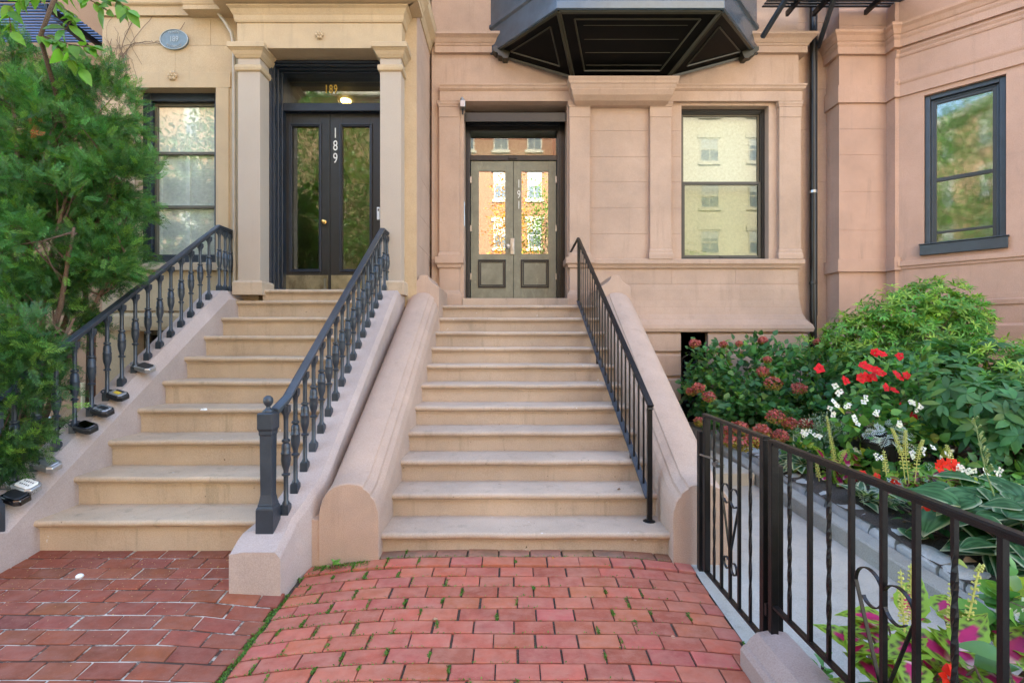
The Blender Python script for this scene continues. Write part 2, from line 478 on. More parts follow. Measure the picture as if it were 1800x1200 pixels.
mb.tube(arch, .014, 6); mb.box(gx0, gx1, 7.03, 7.08, .48, .56); mb.box(gx0, gx1, 7.03, 7.08, .40, .44)
mb.build('lattice_grille', 'iron', bw)
# corbel under the oriel
mb = MB(); c0, c1 = X(1003, 6.85), X(1190, 6.85)
xm = (c0 + c1) / 2
secs = []
for zpx, half, dep in ((175, .62, .02), (171, .655, .10), (164, .685, .16), (156, .70, .19), (155, .71, .19), (152, .715, .20), (148, .72, .21), (147, .735, .22), (143, .74, .225), (139, .75, .24), (136, .75, .24)):
    z = Z(zpx, 6.87)
    secs.append([(xm - half, P - dep, z), (xm + half, P - dep, z), (xm + half, W + .02, z), (xm - half, W + .02, z)])
mb.loft(secs); mb.build('corbel', 'pink', pink, bevel=.003)
# oriel: trapezoid box with sloping panelled soffit
of = [(-.30, W), (.55, 6.16), (2.57, 6.16), (3.45, W)]
zb = 5.56; zr = 5.20
orl = MB()
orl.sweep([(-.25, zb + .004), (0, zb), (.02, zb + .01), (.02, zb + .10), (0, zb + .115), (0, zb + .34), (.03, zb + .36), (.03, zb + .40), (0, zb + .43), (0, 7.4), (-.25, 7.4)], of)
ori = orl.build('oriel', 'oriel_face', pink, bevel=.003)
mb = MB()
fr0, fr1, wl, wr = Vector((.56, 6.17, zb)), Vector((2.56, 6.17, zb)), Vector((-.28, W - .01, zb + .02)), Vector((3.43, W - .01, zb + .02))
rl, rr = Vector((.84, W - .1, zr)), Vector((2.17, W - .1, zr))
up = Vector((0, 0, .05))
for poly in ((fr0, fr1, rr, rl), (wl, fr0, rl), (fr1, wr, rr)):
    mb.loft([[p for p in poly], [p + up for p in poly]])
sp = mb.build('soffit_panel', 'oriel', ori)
mb = MB()
def inset(poly, k):
    c = sum(poly, Vector()) / len(poly); return [p + (c - p) * k for p in poly]
def frame(mb, poly, k, w, drop):
    q = inset(poly, k)
    for a, b in zip(q, q[1:] + q[:1]): mb.tube([a - Vector((0, 0, drop)), b - Vector((0, 0, drop))], w, 4, rot=.4)
for poly in ([fr0, fr1, rr, rl], [wl, fr0, rl], [fr1, wr, rr]):
    poly = list(poly)
    frame(mb, poly, .02, .022, .012); frame(mb, poly, .22 if len(poly) == 4 else .40, .012, .006)
    q = inset(poly, .24 if len(poly) == 4 else .42)
mb.build('soffit_trim', 'oriel_trim', ori)
mb = MB()
for k in range(1, 5):   # board joints on the centre panel
    t = k / 5.0; a = fr0.lerp(rl, t); b = fr1.lerp(rr, t)
    mb.bar(a.lerp(b, .15) - Vector((0, 0, .004)), a.lerp(b, .85) - Vector((0, 0, .004)), .004, .006)
mb.build('board_joint', 'oriel_trim', ori)
for s, p in ((1, wl), (-1, wr)):
    mb = MB(); x = p.x + .02 * s; pr = [(0, 0), (0, -.05), (.03, -.08), (.06, -.08), (.07, -.12), (.12, -.13), (.14, -.16), (.2, -.16), (.22, -.1), (.26, 0)]
    mb.py([(x + s * a, p.z + .02 + b) for a, b in pr], W - .14, W + .01); mb.build('bracket', 'oriel_trim', ori)
# door 191
def ZD(y, Y=DY): return Z(y, Y)
dz0 = 2.13
mb = MB()
mb.box(d0 - .05, X(827, DY), 7.42, 7.7, dz0, ztop_door + .02); mb.box(X(978, DY), d1 + .12, 7.42, 7.7, dz0, ztop_door + .02)
mb.box(X(827, DY) - .01, X(978, DY) + .01, 7.425, 7.7, ZD(234), ztop_door + .01)
for k, (e, y) in enumerate(((.05, 7.39), (.028, 7.405))):
    mb.box(X(827, DY) - e - .012, X(827, DY) - e + .012, y, 7.43, dz0, ZD(226) + e); mb.box(X(978, DY) + e - .012, X(978, DY) + e + .012, y, 7.43, dz0, ZD(226) + e)
    mb.box(X(827, DY) - e + .013, X(978, DY) + e - .013, y, 7.43, ZD(226) + e - .022, ZD(226) + e - .002)
mb.box(X(827, DY) - .005, X(978, DY) + .005, 7.45, 7.56, ZD(284), ZD(275)); mb.box(X(900, DY) - .05, X(903, DY) + .05, 7.435, 7.449, ZD(282), ZD(276))
fr = mb.build('door_frame', 'black', pink, bevel=.004)
MB().box(X(827, DY), X(978, DY), 7.5, 7.506, ZD(275), ZD(234)).build('transom_glass', 'glass', fr)
mb = MB(); mb.box(X(827, DY), X(974, DY), 7.75, 7.8, ZD(262), ZD(234)); mb.build('transom_board', 'cream', fr)
mb = MB(); mb.box(-.75, .8, 8.4, 8.45, 2, 4.9); mb.box(-.75, .8, 7.7, 8.4, 2.0, 2.12); mb.build('vestibule', 'dark', fr)
xm = X(902.5, DY)
for k, (a, b) in enumerate(((X(828, DY), xm - .003), (xm + .003, X(977.5, DY)))):
    g0, g1 = a + .118, b - .118
    gz0, gz1 = ZD(447), ZD(302)
    mb = MB(); y0, y1 = 7.47, 7.515; zt = ZD(284.5)
    mb.box(a, g0, y0, y1, dz0 + .01, zt); mb.box(g1, b, y0, y1, dz0 + .01, zt)
    mb.box(g0, g1, y0 + .001, y1, gz1, zt - .001); mb.box(g0, g1, y0 + .001, y1, dz0 + .011, gz0)
    lf = mb.build('door_leaf', 'olive', pink, bevel=.002)
    MB().box(g0, g1, 7.49, 7.497, gz0, gz1).build('door_glass', 'glass_mirror', lf)
    mb = MB()
    for e, t, yy in ((0, .022, 7.452), (.03, .014, 7.461)):
        h0, h1, q0, q1 = g0 - .01 + e, g1 + .01 - e, ZD(506) + e, ZD(457) - e
        mb.box(h0, h0 + t, yy, 7.472, q0, q1); mb.box(h1 - t, h1, yy, 7.472, q0, q1)
        mb.box(h0 + t, h1 - t, yy, 7.472, q0, q0 + t); mb.box(h0 + t, h1 - t, yy, 7.472, q1 - t, q1)
    mb.build('panel_moulding', 'black', lf, bevel=.004)
    hx = a if k == 0 else b
    for y in (318, 403, 487): MB().box(hx - .012, hx + .012, 7.455, 7.475, ZD(y + 5), ZD(y - 6)).build('hinge', 'steel', lf)
    if k == 0:
        mb = MB().lathe([(.03, 0), (.03, .006), (.012, .012), (.012, .03), (.026, .042), (.03, .055), (.022, .066), (.001, .07)], 0, 0, 0, 14)
        mb.xf(Matrix.Translation((X(893, DY), 7.47, ZD(434))) @ Matrix.Rotation(PI / 2, 4, 'X')); mb.build('knob', 'silver', lf, smooth=40)
        mb = MB().box(X(897, DY), X(904, DY), 7.452, 7.4725, ZD(448), ZD(420)); mb.box(X(899, DY), X(902, DY), 7.44, 7.4525, ZD(441), ZD(427)); mb.build('lock_plate', 'steel', lf, bevel=.003)
    else:
        for i, ch in enumerate('191'):
            text('house_number', ch, 'digit', lf, (X(912, DY), 7.468, ZD(325 + 18.5 * i)), .17, .62, .002)
# stone sill of the door and the hood bar
MB().box(d0 + .01, d1 - .01, 7.02, 7.72, 1.97, dz0).build('door_sill', 'pink_step', pink, bevel=.006)
mb = MB().px([(7.2, Z(198, 7.2)), (7.41, Z(197, 7.4)), (7.41, Z(214, 7.4)), (7.2, Z(214, 7.2))], X(815, 7.2), X(995, 7.2)); mb.build('hood_bar', 'bronze', pink, bevel=.004)
# window 191
wy = 7.24
win = MB()
fx0, fx1 = w0 + .0, w1 - .0
fz0, fz1 = zw0, zw1
def rect_frame(mb, a, b, c, d, t, y0, y1):
    mb.box(a, a + t, y0, y1, c, d); mb.box(b - t, b, y0, y1, c, d)
    mb.box(a + t, b - t, y0 + .001, y1, c, c + t); mb.box(a + t, b - t, y0 + .001, y1, d - t, d)
rect_frame(win, fx0, fx1, fz0, fz1, .035, wy, wy + .1)
rect_frame(win, fx0 + .035, fx1 - .035, fz0 + .035, fz1 - .035, .02, wy + .02, wy + .1)
win = win.build('window', 'bronze', pink, bevel=.004)
zm = Z(322, wy)
mb = MB(); rect_frame(mb, fx0 + .055, fx1 - .055, zm - .02, fz1 - .055, .028, wy + .05, wy + .085)
mb.build('upper_sash', 'khaki', win, bevel=.003)
mb = MB(); rect_frame(mb, fx0 + .05, fx1 - .05, fz0 + .04, zm + .025, .04, wy + .012, wy + .048); mb.box((fx0 + fx1) / 2 - .03, (fx0 + fx1) / 2 + .03, wy + .0, wy + .012, fz0 + .05, fz0 + .07)
mb.build('lower_sash', 'bronze', win, bevel=.003)
MB().box(fx0 + .08, fx1 - .08, wy + .065, wy + .07, zm, fz1 - .08).build('pane', 'glass', win)
MB().box(fx0 + .08, fx1 - .08, wy + .03, wy + .035, fz0 + .07, zm).build('pane', 'glass_screen', win)
mb = MB()
for k in range(1): mb.box(fx0, fx1, wy + .16, wy + .165, fz0 + .02, fz1)
mb.build('screen', 'cream', win)
MB().box(fx0 - .1, fx1 + .1, 7.6, 7.65, 2.4, 5.2).build('room_wall', 'dark', win)

# ------------------------------------------------------------------ townhouse 189 (tan)
Q = 6.19
tan = thing('townhouse', 'tan painted brownstone house with a columned portico round the black double door', 'building', (-3, Q, 0))
zQ = lambda y: Z(y, Q)
cx_r = X(732, Q)          # right corner
tx0 = X(180, Q)
wx0, wx1, wz0, wz1 = X(238, Q), X(380, Q), zQ(462), zQ(155)
px0, px1 = X(455, Q), X(672, Q)
mb = MB()
def joints(i): return [tx0 + .62 * k + (i % 2) * .31 for k in range(20)]
grid_wall(mb, tx0, wx0, [zQ(546), zQ(475), zQ(300), wz1], Q, .5)
grid_wall(mb, wx1, px0, [zQ(546), zQ(475), zQ(300), wz1], Q, .5)
mb.box(wx0, wx1, Q + .004, Q + .5, zQ(546), zQ(475))
grid_wall(mb, tx0, px0 - .002, [wz1, zQ(80), zQ(31)], Q, .5, ver=lambda i: [X(309, Q)] if i == 0 else [X(370, Q)])
grid_wall(mb, px1, cx_r, [-.2, 2.1, zQ(410), zQ(290), zQ(155), zQ(20)], Q, .5)
mb.box(px0, px1, Q + .25, Q + .6, zQ(101), zQ(20))
mb.box(tx0, cx_r, Q + .02, Q + .6, zQ(31), TOP)
mb.box(cx_r - .3, cx_r - .002, Q + .002, 7.5, -.2, TOP - .2); mb.box(tx0, tx0 + .3, Q + .55, 8, -.2, TOP - .2)
mb.box(tx0, cx_r - .3, 15.3, 15.5, 0, TOP); mb.box(tx0, cx_r - .3, Q + .6, 15.5, TOP, TOP + .2)
tw = mb.build('wall', 'tan', tan)
mb = MB()     # coursed return wall facing the pink house
zz = [-.2, 1.2, 1.75, 2.3, zQ(428), zQ(371), zQ(300), zQ(235), zQ(160), zQ(95), zQ(40), 6.6, TOP - .3]
for a, b in zip(zz[:-1], zz[1:]): mb.box(cx_r - .003, cx_r + .006, Q + .012, 7.4, a + .002, b - .002)
mb.build('return_wall', 'pink', tan)
mb = MB()     # plinth courses of the tan front
mb.sweep([(-.05, zQ(580)), (.05, zQ(580)), (.06, zQ(574)), (.06, zQ(556)), (.045, zQ(551)), (.02, zQ(548)), (0, zQ(545)), (-.05, zQ(545))], [(tx0, Q + .05), (px0, Q + .05)])
mb.build('water_table', 'tan', tan)
mb = MB(); b0, b1 = X(232, Q), X(282, Q)
mb.box(tx0, b0, Q + .055, Q + .5, -.3, zQ(581)); mb.box(b1, px0 + .3, Q + .055, Q + .5, -.3, zQ(581)); mb.box(b0, b1, Q + .056, Q + .5, -.3, zQ(650))
mb.box(tx0 + .45, tx0 + .452, Q + .05, Q + .06, -.3, zQ(600))
mb.build('basement_wall', 'tan', tan)
bw = MB().box(b0 - .05, b1 + .05, Q + .35, Q + .4, zQ(655), zQ(575)).build('basement_window', 'dark', tan)
mb = MB(); rect_frame(mb, b0, b1, zQ(650), zQ(581), .05, Q + .2, Q + .28); mb.box((b0 + b1) / 2, (b0 + b1) / 2 + .03, Q + .2, Q + .26, zQ(648), zQ(583)); mb.build('frame', 'khaki', bw)
# window surround: lintel with ears, sill
mb = MB(); mb.box(X(207, Q), X(406, Q), Q - .012, Q + .02, wz1, zQ(128)); mb.box(X(209, Q), wx0, Q - .012, Q + .02, zQ(462), wz1); mb.box(wx1, X(403, Q), Q - .012, Q + .02, zQ(462), wz1)
mb.build('window_surround', 'tan', tan, bevel=.004)
mb = MB(); mb.box(X(209, Q), X(407, Q), Q - .05, Q + .3, zQ(476), zQ(462)); mb.build('window_sill', 'tan_step', tan, bevel=.006)
win = MB(); wy = Q + .13
rect_frame(win, wx0 - .02, wx1 + .02, wz0, wz1 + .02, .12, wy, wy + .12); win = win.build('window', 'wood_frame', tan, bevel=.008)
a, b, c, d = wx0 + .10, wx1 - .10, wz0 + .10, wz1 - .10
mb = MB(); rect_frame(mb, a, b, c, d, .035, wy + .06, wy + .11)
for y in (266, 361): mb.box(a + .035, b - .035, wy + .058, wy + .1, Z(y, wy) - .02, Z(y, wy) + .015)
mb.build('sash', 'khaki', win, bevel=.003)
MB().box(a + .03, b - .03, wy + .08, wy + .084, c + .03, d - .03).build('pane', 'glass_old', win)
MB().box(a - .1, b + .1, wy + .095, wy + .10, Z(266, wy), d + .1).build('roller_shade', 'shade', win)
mb = MB()
for k in range(44):
    z = c + .02 + k * .031
    if z < Z(266, wy): mb.box(a, b, wy + .112, wy + .118, z, z + .026)
for x in (a, (a + b) / 2 - .03, b - .05): mb.box(x, x + .06, wy + .10, wy + .125, c, Z(266, wy))
mb.box(a, b, wy + .101, wy + .126, Z(361, wy) - .04, Z(361, wy) + .03)
mb.build('shutter', 'white', win)
MB().box(a - .1, b + .1, wy + .13, wy + .15, c - .1, d).build('shutter_backing', 'shade', win)
# carved rosettes
def rosette(x, y, z, r, par, mat='tan'):
    mb = MB()
    for k in range(6):
        a = 2 * PI * k / 6; mb.ball((x + math.cos(a) * r * .6, y, z + math.sin(a) * r * .6), r * .42, 8, 5)
    mb.ball((x, y - .012, z), r * .3, 8, 5); mb.build('rosette', mat, par, smooth=True)
rosette(X(305, Q), Q - .02, zQ(135), .06, tan)
# portico columns
CY = 6.0
zC = lambda y: Z(y, CY)
for a, b in ((418, 457), (668, 705)):
    q0, q1 = X(a, CY), X(b, CY)
    path = [(q0, Q + .02), (q0, CY), (q1, CY), (q1, Q + .02)]
    if a < 500: path[3] = (q1, Q + .1)
    col = MB().box(q0, q1, CY, Q + .05, 2.1, zC(80)).build('column', 'column', tan, bevel=.004)
    MB().sweep([(-.03, 2.08), (.045, 2.08), (.045, zC(497)), (.03, zC(493.5)), (-.03, zC(492))], path).build('plinth', 'tan_step', col, bevel=.004)
    mb = MB()
    mb.sweep([(-.03, zC(126)), (.008, zC(126)), (.022, zC(124.5)), (.027, zC(120)), (.022, zC(115.5)), (.006, zC(114)), (-.03, zC(113))], path)
    mb.sweep([(-.03, zC(103)), (.012, zC(103)), (.03, zC(99)), (.036, zC(98)), (.05, zC(93)), (.075, zC(89.5)), (.085, zC(89)), (.085, zC(81)), (.08, zC(80)), (-.03, zC(79.5))], path)
    mb.build('capital', 'tan', col, bevel=.002)
ent = MB()
e0, e1 = X(418, CY) - .01, X(705, CY) + .01
ent.box(e0, e1, CY + .001, Q + .3, zC(85), zC(40))
en = ent.build('entablature', 'tan', tan, bevel=.003)
rosette(X(562, CY), CY - .012, zC(63), .05, en)
mb = MB()
pth = [(e0, Q + .2), (e0, CY), (e1, CY), (e1, Q + .2)]
mb.sweep([(-.1, zC(40.5)), (.012, zC(40.5)), (.024, zC(37)), (.03, zC(29)), (.036, zC(28)), (.06, zC(20)), (.085, zC(17.5)), (.085, zC(15)), (-.1, zC(14))], pth)
mb.build('bed_moulding', 'tan', en, bevel=.002)
zz0 = Z(14, 6.0)
mb = MB(); mb.sweep([(-.3, zz0), (.165, zz0 + .0), (.165, zz0 + .05), (.175, zz0 + .06), (.19, zz0 + .11), (.23, zz0 + .16), (.24, zz0 + .17), (.24, zz0 + .22), (-.3, zz0 + .24)], [(X(365, Q) - .2, Q), (e0 - .05, Q), (e0 - .05, CY + .02), (e1 + .05, CY + .02), (e1 + .05, Q), ])
mb.build('portico_cornice', 'tan', en, bevel=.003)
mb = MB(); mb.sweep([(-.1, zQ(30)), (.03, zQ(30)), (.03, zQ(28)), (.035, zQ(15)), (.06, zQ(13)), (.07, zQ(11)), (.02, zQ(9)), (.035, zQ(-12)), (.12, zQ(-30)), (-.1, zQ(-32))], [(tx0, Q + .7), (tx0, Q), (e0 + .05, Q)])
mb.build('string_course', 'tan', tan, bevel=.002)
mb = MB()
mb.sweep([(-.1, zQ(16)), (.02, zQ(16)), (.05, zQ(4)), (.11, zQ(-6)), (.12, zQ(-25)), (-.1, zQ(-26))], [(e1 - .02, Q), (cx_r, Q), (cx_r, 7.2)])
mb.build('string_course', 'tan', tan, bevel=.002)
# porch ceiling and door 189
G = 6.52
zG = lambda y: Z(y, G)
dz = 2.155
mb = MB()
fx0, fx1 = -2.99, -1.56
lf0, lf1 = X(496, G), X(669, G)
for e, y0, eh in ((.0, 6.225, 0), (.022, 6.26, .018), (.044, 6.33, .03), (.062, 6.40, .04)):
    t = .030
    mb.box(fx0 + e, fx0 + e + t, y0, G + .1, dz, zQ(103) - eh); mb.box(fx1 - e - t, fx1 - e, y0, G + .1, dz, zQ(103) - eh)
    mb.box(fx0 + e + t - .001, fx1 - e - t + .001, y0 + .001, G + .1, zQ(103) - eh - t, zQ(103) - eh - .001)
mb.box(lf0 - .05, lf1 + .05, 6.42, G + .08, Z(195, 6.42), Z(181, 6.42))
fr = mb.build('door_frame', 'wood_frame', tan, bevel=.006)
MB().box(lf0 - .03, lf1 + .03, G, G + .006, zG(181), zG(118)).build('transom_glass', 'glass_door', fr)
text('house_number', '189', 'gold', fr, (X(582, G), G - .006, zG(158)), .155, .62, .001, spacing=1.25)
mb = MB()
mb.box(-3.1, -1.5, 8.3, 8.35, 2, 5.2); mb.box(-3.1, -3.05, 6.7, 8.3, 2, 5.2); mb.box(-1.5, -1.45, 6.7, 8.3, 2, 5.2); mb.box(-3.1, -1.45, 6.7, 8.3, 5.05, 5.2); mb.box(-3.1, -1.45, 6.7, 8.3, 2.05, 2.1)
mb.build('vestibule', 'vest', fr)
mb = MB(); mb.box(-2.05, -1.72, 8.2, 8.25, 2.3, 4.3); mb.box(-2.5, -1.55, 7.9, 7.94, 4.15, 4.32); mb.loft([[(-2.9, 7.2, 5.0), (-2.5, 7.2, 5.0), (-2.0, 7.6, 3.9), (-2.4, 7.6, 3.9)], [(-2.9, 7.25, 5.0), (-2.5, 7.25, 5.0), (-2.0, 7.65, 3.9), (-2.4, 7.65, 3.9)]])
mb.build('inner_doorway', 'amber', fr)
MB().ball((X(608, 7.4), 7.4, Z(177, 7.4)), .075, 14, 9, .7).build('hall_lamp', 'lamp', fr, smooth=True)
xm = X(581, G)
for k, (a, b) in enumerate(((lf0, xm - .003), (xm + .003, lf1))):
    g0, g1 = (X(513, G), X(563, G)) if k == 0 else (X(601, G), X(652, G))
    gz0, gz1 = zG(475), zG(222); y0, y1 = G - .02, G + .03; zt = zG(196)
    mb = MB(); mb.box(a, g0, y0, y1, dz + .01, zt); mb.box(g1, b, y0, y1, dz + .01, zt); mb.box(g0, g1, y0 + .001, y1, gz1, zt - .001); mb.box(g0, g1, y0 + .001, y1, dz + .011, gz0)
    lf = mb.build('door_leaf', 'wood_dark', tan, bevel=.003)
    MB().box(g0, g1, G + .004, G + .01, gz0, gz1).build('door_glass', 'glass_door', lf)
    mb = MB(); rect_frame(mb, g0 - .025, g1 + .025, gz0 - .025, gz1 + .025, .022, y0 - .018, y0 + .012); rect_frame(mb, g0 - .002, g1 + .002, gz0 - .002, gz1 + .002, .014, y0 - .006, y0 + .012)
    mb.build('glazing_bead', 'wood_frame', lf, bevel=.004)
    MB().box(a + .012, b - .02, y0 - .005, y0 + .004, dz + .02, zG(484)).build('kick_plate', 'kick', lf)
    if k == 0:
        mb = MB().lathe([(.028, 0), (.028, .005), (.012, .01), (.012, .025), (.025, .036), (.03, .05), (.02, .062), (.001, .066)], 0, 0, 0, 14)
        mb.xf(Matrix.Translation((X(571, G), y0, zG(391))) @ Matrix.Rotation(PI / 2, 4, 'X')); mb.build('knob', 'brass', lf, smooth=40)
        mb = MB().box(X(571, G), X(575, G), y0 - .02, y0, dz + .03, zG(490)); mb.box(X(569, G), X(576, G), y0 - .06, y0, dz + .0, dz + .04); mb.build('foot_bolt', 'steel', lf)
    else:
        for i, ch in enumerate('189'):
            text('house_number', ch, 'digit', lf, (X(590.5, G), y0 - .001, zG(236 + 22 * i)), .185, .68, .002)
mb = MB(); mb.box(-3.0, -1.55, 6.12, 6.62, 1.95, dz - .004); mb.build('threshold', 'tan_step', tan)

# ------------------------------------------------------------------ rose house with angled bay (right)
rose = thing('townhouse', 'rose brownstone house with an angled bay window behind the shrubs', 'building', (5.5, 7, 0))
A0 = (X(1475, 7.0), 7.0); A1 = (5.175, 7.0); A2 = (5.175, 6.84); A3 = (5.225, 6.84); L = 2.4
A4 = (A3[0] + L, A3[1] - L); A5 = (A4[0] + 2.5, A4[1])
zA = lambda y: Z(y, 7.0)
mb = MB()
grid_wall(mb, A0[0], A1[0] + .3, [-.3] + [zA(v) for v in (640, 590, 540, 478)] + [zA(v) for v in (405, 337, 272, 227, 182, 98, 45)] + [6.9, 8, 9.5, 11, TOP], 7.0, .35)
mb.box(A2[0] + .001, A3[0] + .3, A2[1], 7.2, -.3, TOP)
s2 = math.sqrt(.5)
d0b, d1b = .188 / s2, .734 / s2
bz0, bz1 = 2.66, 4.757
loc = MB()
Ld = L / s2
loc.box(0, d0b, 0, .3, -.3, TOP); loc.box(d1b, Ld, 0, .3, -.3, TOP); loc.box(d0b, d1b, 0, .3, -.3, bz0); loc.box(d0b, d1b, 0, .3, bz1, TOP)
BT = Matrix.Translation((A3[0], A3[1], 0)) @ Matrix.Rotation(-PI / 4, 4, 'Z')
loc.xf(BT); mb.add(loc.v, loc.f)
mb.box(A4[0], A5[0], A4[1], A4[1] + .3, -.3, TOP)
mb.build('wall', 'rose', rose)
bay = [(A0[0], RC), A0, A1, A2, A3, A4, A5]
mb = MB()
zp = lambda y: Z(y, 6.84)
mb.sweep([(-.1, zA(98)), (.045, zA(98)), (.045, zA(86)), (.06, zA(83)), (.065, zA(80.5)), (.06, zA(78.5)), (.075, zA(77)), (.10, zA(70)), (.13, zA(66)), (.135, zA(62)), (-.1, zA(60))], bay)
mb.build('cornice', 'rose', rose, bevel=.002)
mb = MB()
mb.sweep([(-.1, zp(103)), (.01, zp(103)), (.02, zp(100)), (.02, zp(97)), (.04, zp(93)), (.04, zp(91)), (-.1, zp(90))], [A2, A3, A4, A5])
mb.sweep([(-.1, zA(182)), (.03, zA(182)), (.03, zA(152)), (-.1, zA(152))], bay)
mb.sweep([(-.1, zp(152)), (.03, zp(152)), (.045, zp(149)), (.05, zp(146)), (-.1, zp(145))], [A2, A3, A4, A5])
mb.build('string_course', 'rose', rose, bevel=.002)
mb = MB()
mb.sweep([(-.1, zA(478)), (.035, zA(478)), (.035, zA(456)), (-.1, zA(455))], bay[:5])
mb.sweep([(-.1, 2.50), (.02, 2.50), (.025, 2.53), (.045, 2.54), (.045, 2.60), (-.1, 2.61)], [A2, A3, A4, A5])
mb.sweep([(-.1, 1.98), (.02, 1.98), (.03, 2.04), (.01, 2.05), (.01, 2.12), (-.1, 2.12)], [A2, A3, A4, A5])
mb.sweep([(-.1, 0), (.06, 0), (.07, 1.5), (.045, 1.54), (.045, 1.72), (.02, 1.75), (-.1, 1.75)], bay)
mb.build('base_course', 'rose', rose, bevel=.002)
win = MB(); rect_frame(win, d0b, d1b, bz0, bz1, .06, .05, .2); rect_frame(win, d0b + .06, d1b - .06, bz0 + .06, bz1 - .06, .025, .09, .2)
win.box(d0b - .04, d1b + .02, -.06, .1, bz0 - .005, bz0 + .13); win.box(d0b - .05, d1b + .03, -.075, .1, bz0 + .13, bz0 + .145)
win.xf(BT); win = win.build('window', 'blueiron', rose, bevel=.005)
mb = MB(); rect_frame(mb, d0b + .08, d1b - .08, bz0 + .1, bz1 - .08, .04, .1, .14); zz = 3.62; mb.box(d0b + .12, d1b - .12, .098, .15, zz, zz + .045); mb.box(d0b + .12, d1b - .12, .105, .14, bz0 + .28, bz0 + .31)
mb.xf(BT); mb.build('sash', 'bronze', win, bevel=.003)
mb = MB(); mb.box(d0b + .1, d1b - .1, .12, .126, bz0 + .1, bz1 - .1); mb.xf(BT); mb.build('pane', 'glass_dark', win)
mb = MB(); mb.box(d0b - .1, d1b + .1, .8, .85, bz0 - .1, bz1 + .1); mb.box(d0b - .1, d1b + .1, .3, .8, bz1 + .05, bz1 + .1); mb.xf(BT); mb.build('room_wall', 'dark', win)

# ------------------------------------------------------------------ brown neighbour (far left)
nb = thing('townhouse', 'shaded brown stone house at the left edge behind the yew', 'building', (-7, 7.6, 0))
mb = MB(); mb.box(-12, tx0 + .1, 7.6, 8.0, -.3, TOP); mb.build('wall', 'brownwall', nb)
mb = MB(); z7 = lambda y: Z(y, 7.6)
mb.sweep([(-.05, z7(120)), (.05, z7(120)), (.05, z7(110)), (.09, z7(104)), (.09, z7(98)), (-.05, z7(96))], [(-12, 7.6), (tx0 + .05, 7.6)])
mb.build('string_course', 'brownwall', nb)
# ------------------------------------------------------------------ stoops
def step_profile(y, z, rise, depth, cove=True):
    """yz outline of one stone step: rounded nosing, little fillet, riser"""
    n = [(y + .02 - .024 * math.sin(a) if True else 0, z - .024 + .024 * math.cos(a)) for a in np.linspace(0, PI * .95, 7)]
    out = [(y + depth, z)] + [(y + .02 - .022 * math.sin(a), z - .023 + .023 * math.cos(a)) for a in np.linspace(0, PI * .93, 8)]
    out += [(y + .022, z - .05), (y + .032, z - .054), (y + .034, z - .066), (y + .044, z - .068), (y + .046, z - rise - .012), (y + depth, z - rise - .012)]
    return out


stoop_p = thing('stone_stoop', 'pink stone stoop of eleven steps between rounded cheek walls up to the olive door', 'stoop', (0, 3.4, .1))
S1 = [(3.46 + .308 * i, .22 + .178 * i) for i in range(11)]
for i, (y, z) in enumerate(S1):
    dep = .36 if i < 10 else .62
    MB().px(step_profile(y, z, .178 if i else .2, dep), -.90, 1.09, 24, .006).build('step', 'pink_step', stoop_p, smooth=35)
nose1 = lambda y: .22 + (y - 3.46) * .178 / .308
def cheek_sec(yc, crest, cx, s):
    h = [(-.205, None), (-.205, -.225), (-.198, -.17), (-.178, -.105), (-.15, -.06), (-.11, -.028), (-.06, -.008), (0, 0), (.055, -.006), (.09, -.018), (.097, -.034), (.118, -.046),
         (.142, -.066), (.148, -.088), (.163, -.102), (.178, -.125), (.184, -.152), (.195, -.18), (.2, -.225), (.2, None)]
    return [(cx + s * a, yc, (-.15 if b is None else crest + b)) for a, b in h]
for cx, s in ((-1.095, 1), (1.28, -1)):
    secs = []
    for y in [3.40, 3.41, 3.46, 3.52, 3.57, 3.62, 3.68] + list(np.arange(3.9, 6.5, .3)) + [6.45]:
        k = nose1(y) + .325
        flat = .578 + (y - 3.4) * .18
        crest = max(k, flat) if y > 3.55 else flat
        if 3.5 < y < 3.7: crest = max(k, flat) + .004
        if y == 3.40: secs.append([(a, b, c - .006 if c > 0 else c) for a, b, c in cheek_sec(y, crest, cx + .0, s * .985)])
        else: secs.append(cheek_sec(y, crest, cx, s))
    secs = [[(a, b, c) for a, b, c in q] for q in secs]
    cw = MB().loft(secs).build('cheek_wall', 'pink', stoop_p, smooth=22)
    px_ = cx + s * .012
    mb = MB(); pr = [(-.185, 1.5), (-.185, 2.195), (-.17, 2.206), (-.09, 2.262), (-.062, 2.30), (-.052, 2.335), (0, 2.345), (.052, 2.335), (.062, 2.30), (.09, 2.262), (.17, 2.206), (.185, 2.195), (.185, 1.5)]
    mb.py([(px_ + a, b) for a, b in pr], 6.2, 7.02)
    mb.py([(px_ + a, b) for a, b in ((-.194, 1.5), (-.194, 2.05), (.194, 2.05), (.194, 1.5))], 6.17, 6.199)
    mb.build('pedestal', 'pink', stoop_p, bevel=.006)
# gutter between the two stoops
secs = []
for y in [3.408, 3.42] + list(np.arange(3.5, 6.4, .4)) + [6.95]:
    t = max(nose1(y) + .325, .578 + (y - 3.4) * .18) - .258
    secs.append([(-1.46, y, -.15), (-1.46, y, t + .03), (-1.34, y, t + .012), (-1.295, y, t), (-1.25, y, t + .04), (-1.2, y, t + .02), (-1.2, y, -.15)])
MB().loft(secs).build('gutter', 'pink', stoop_p, smooth=40)

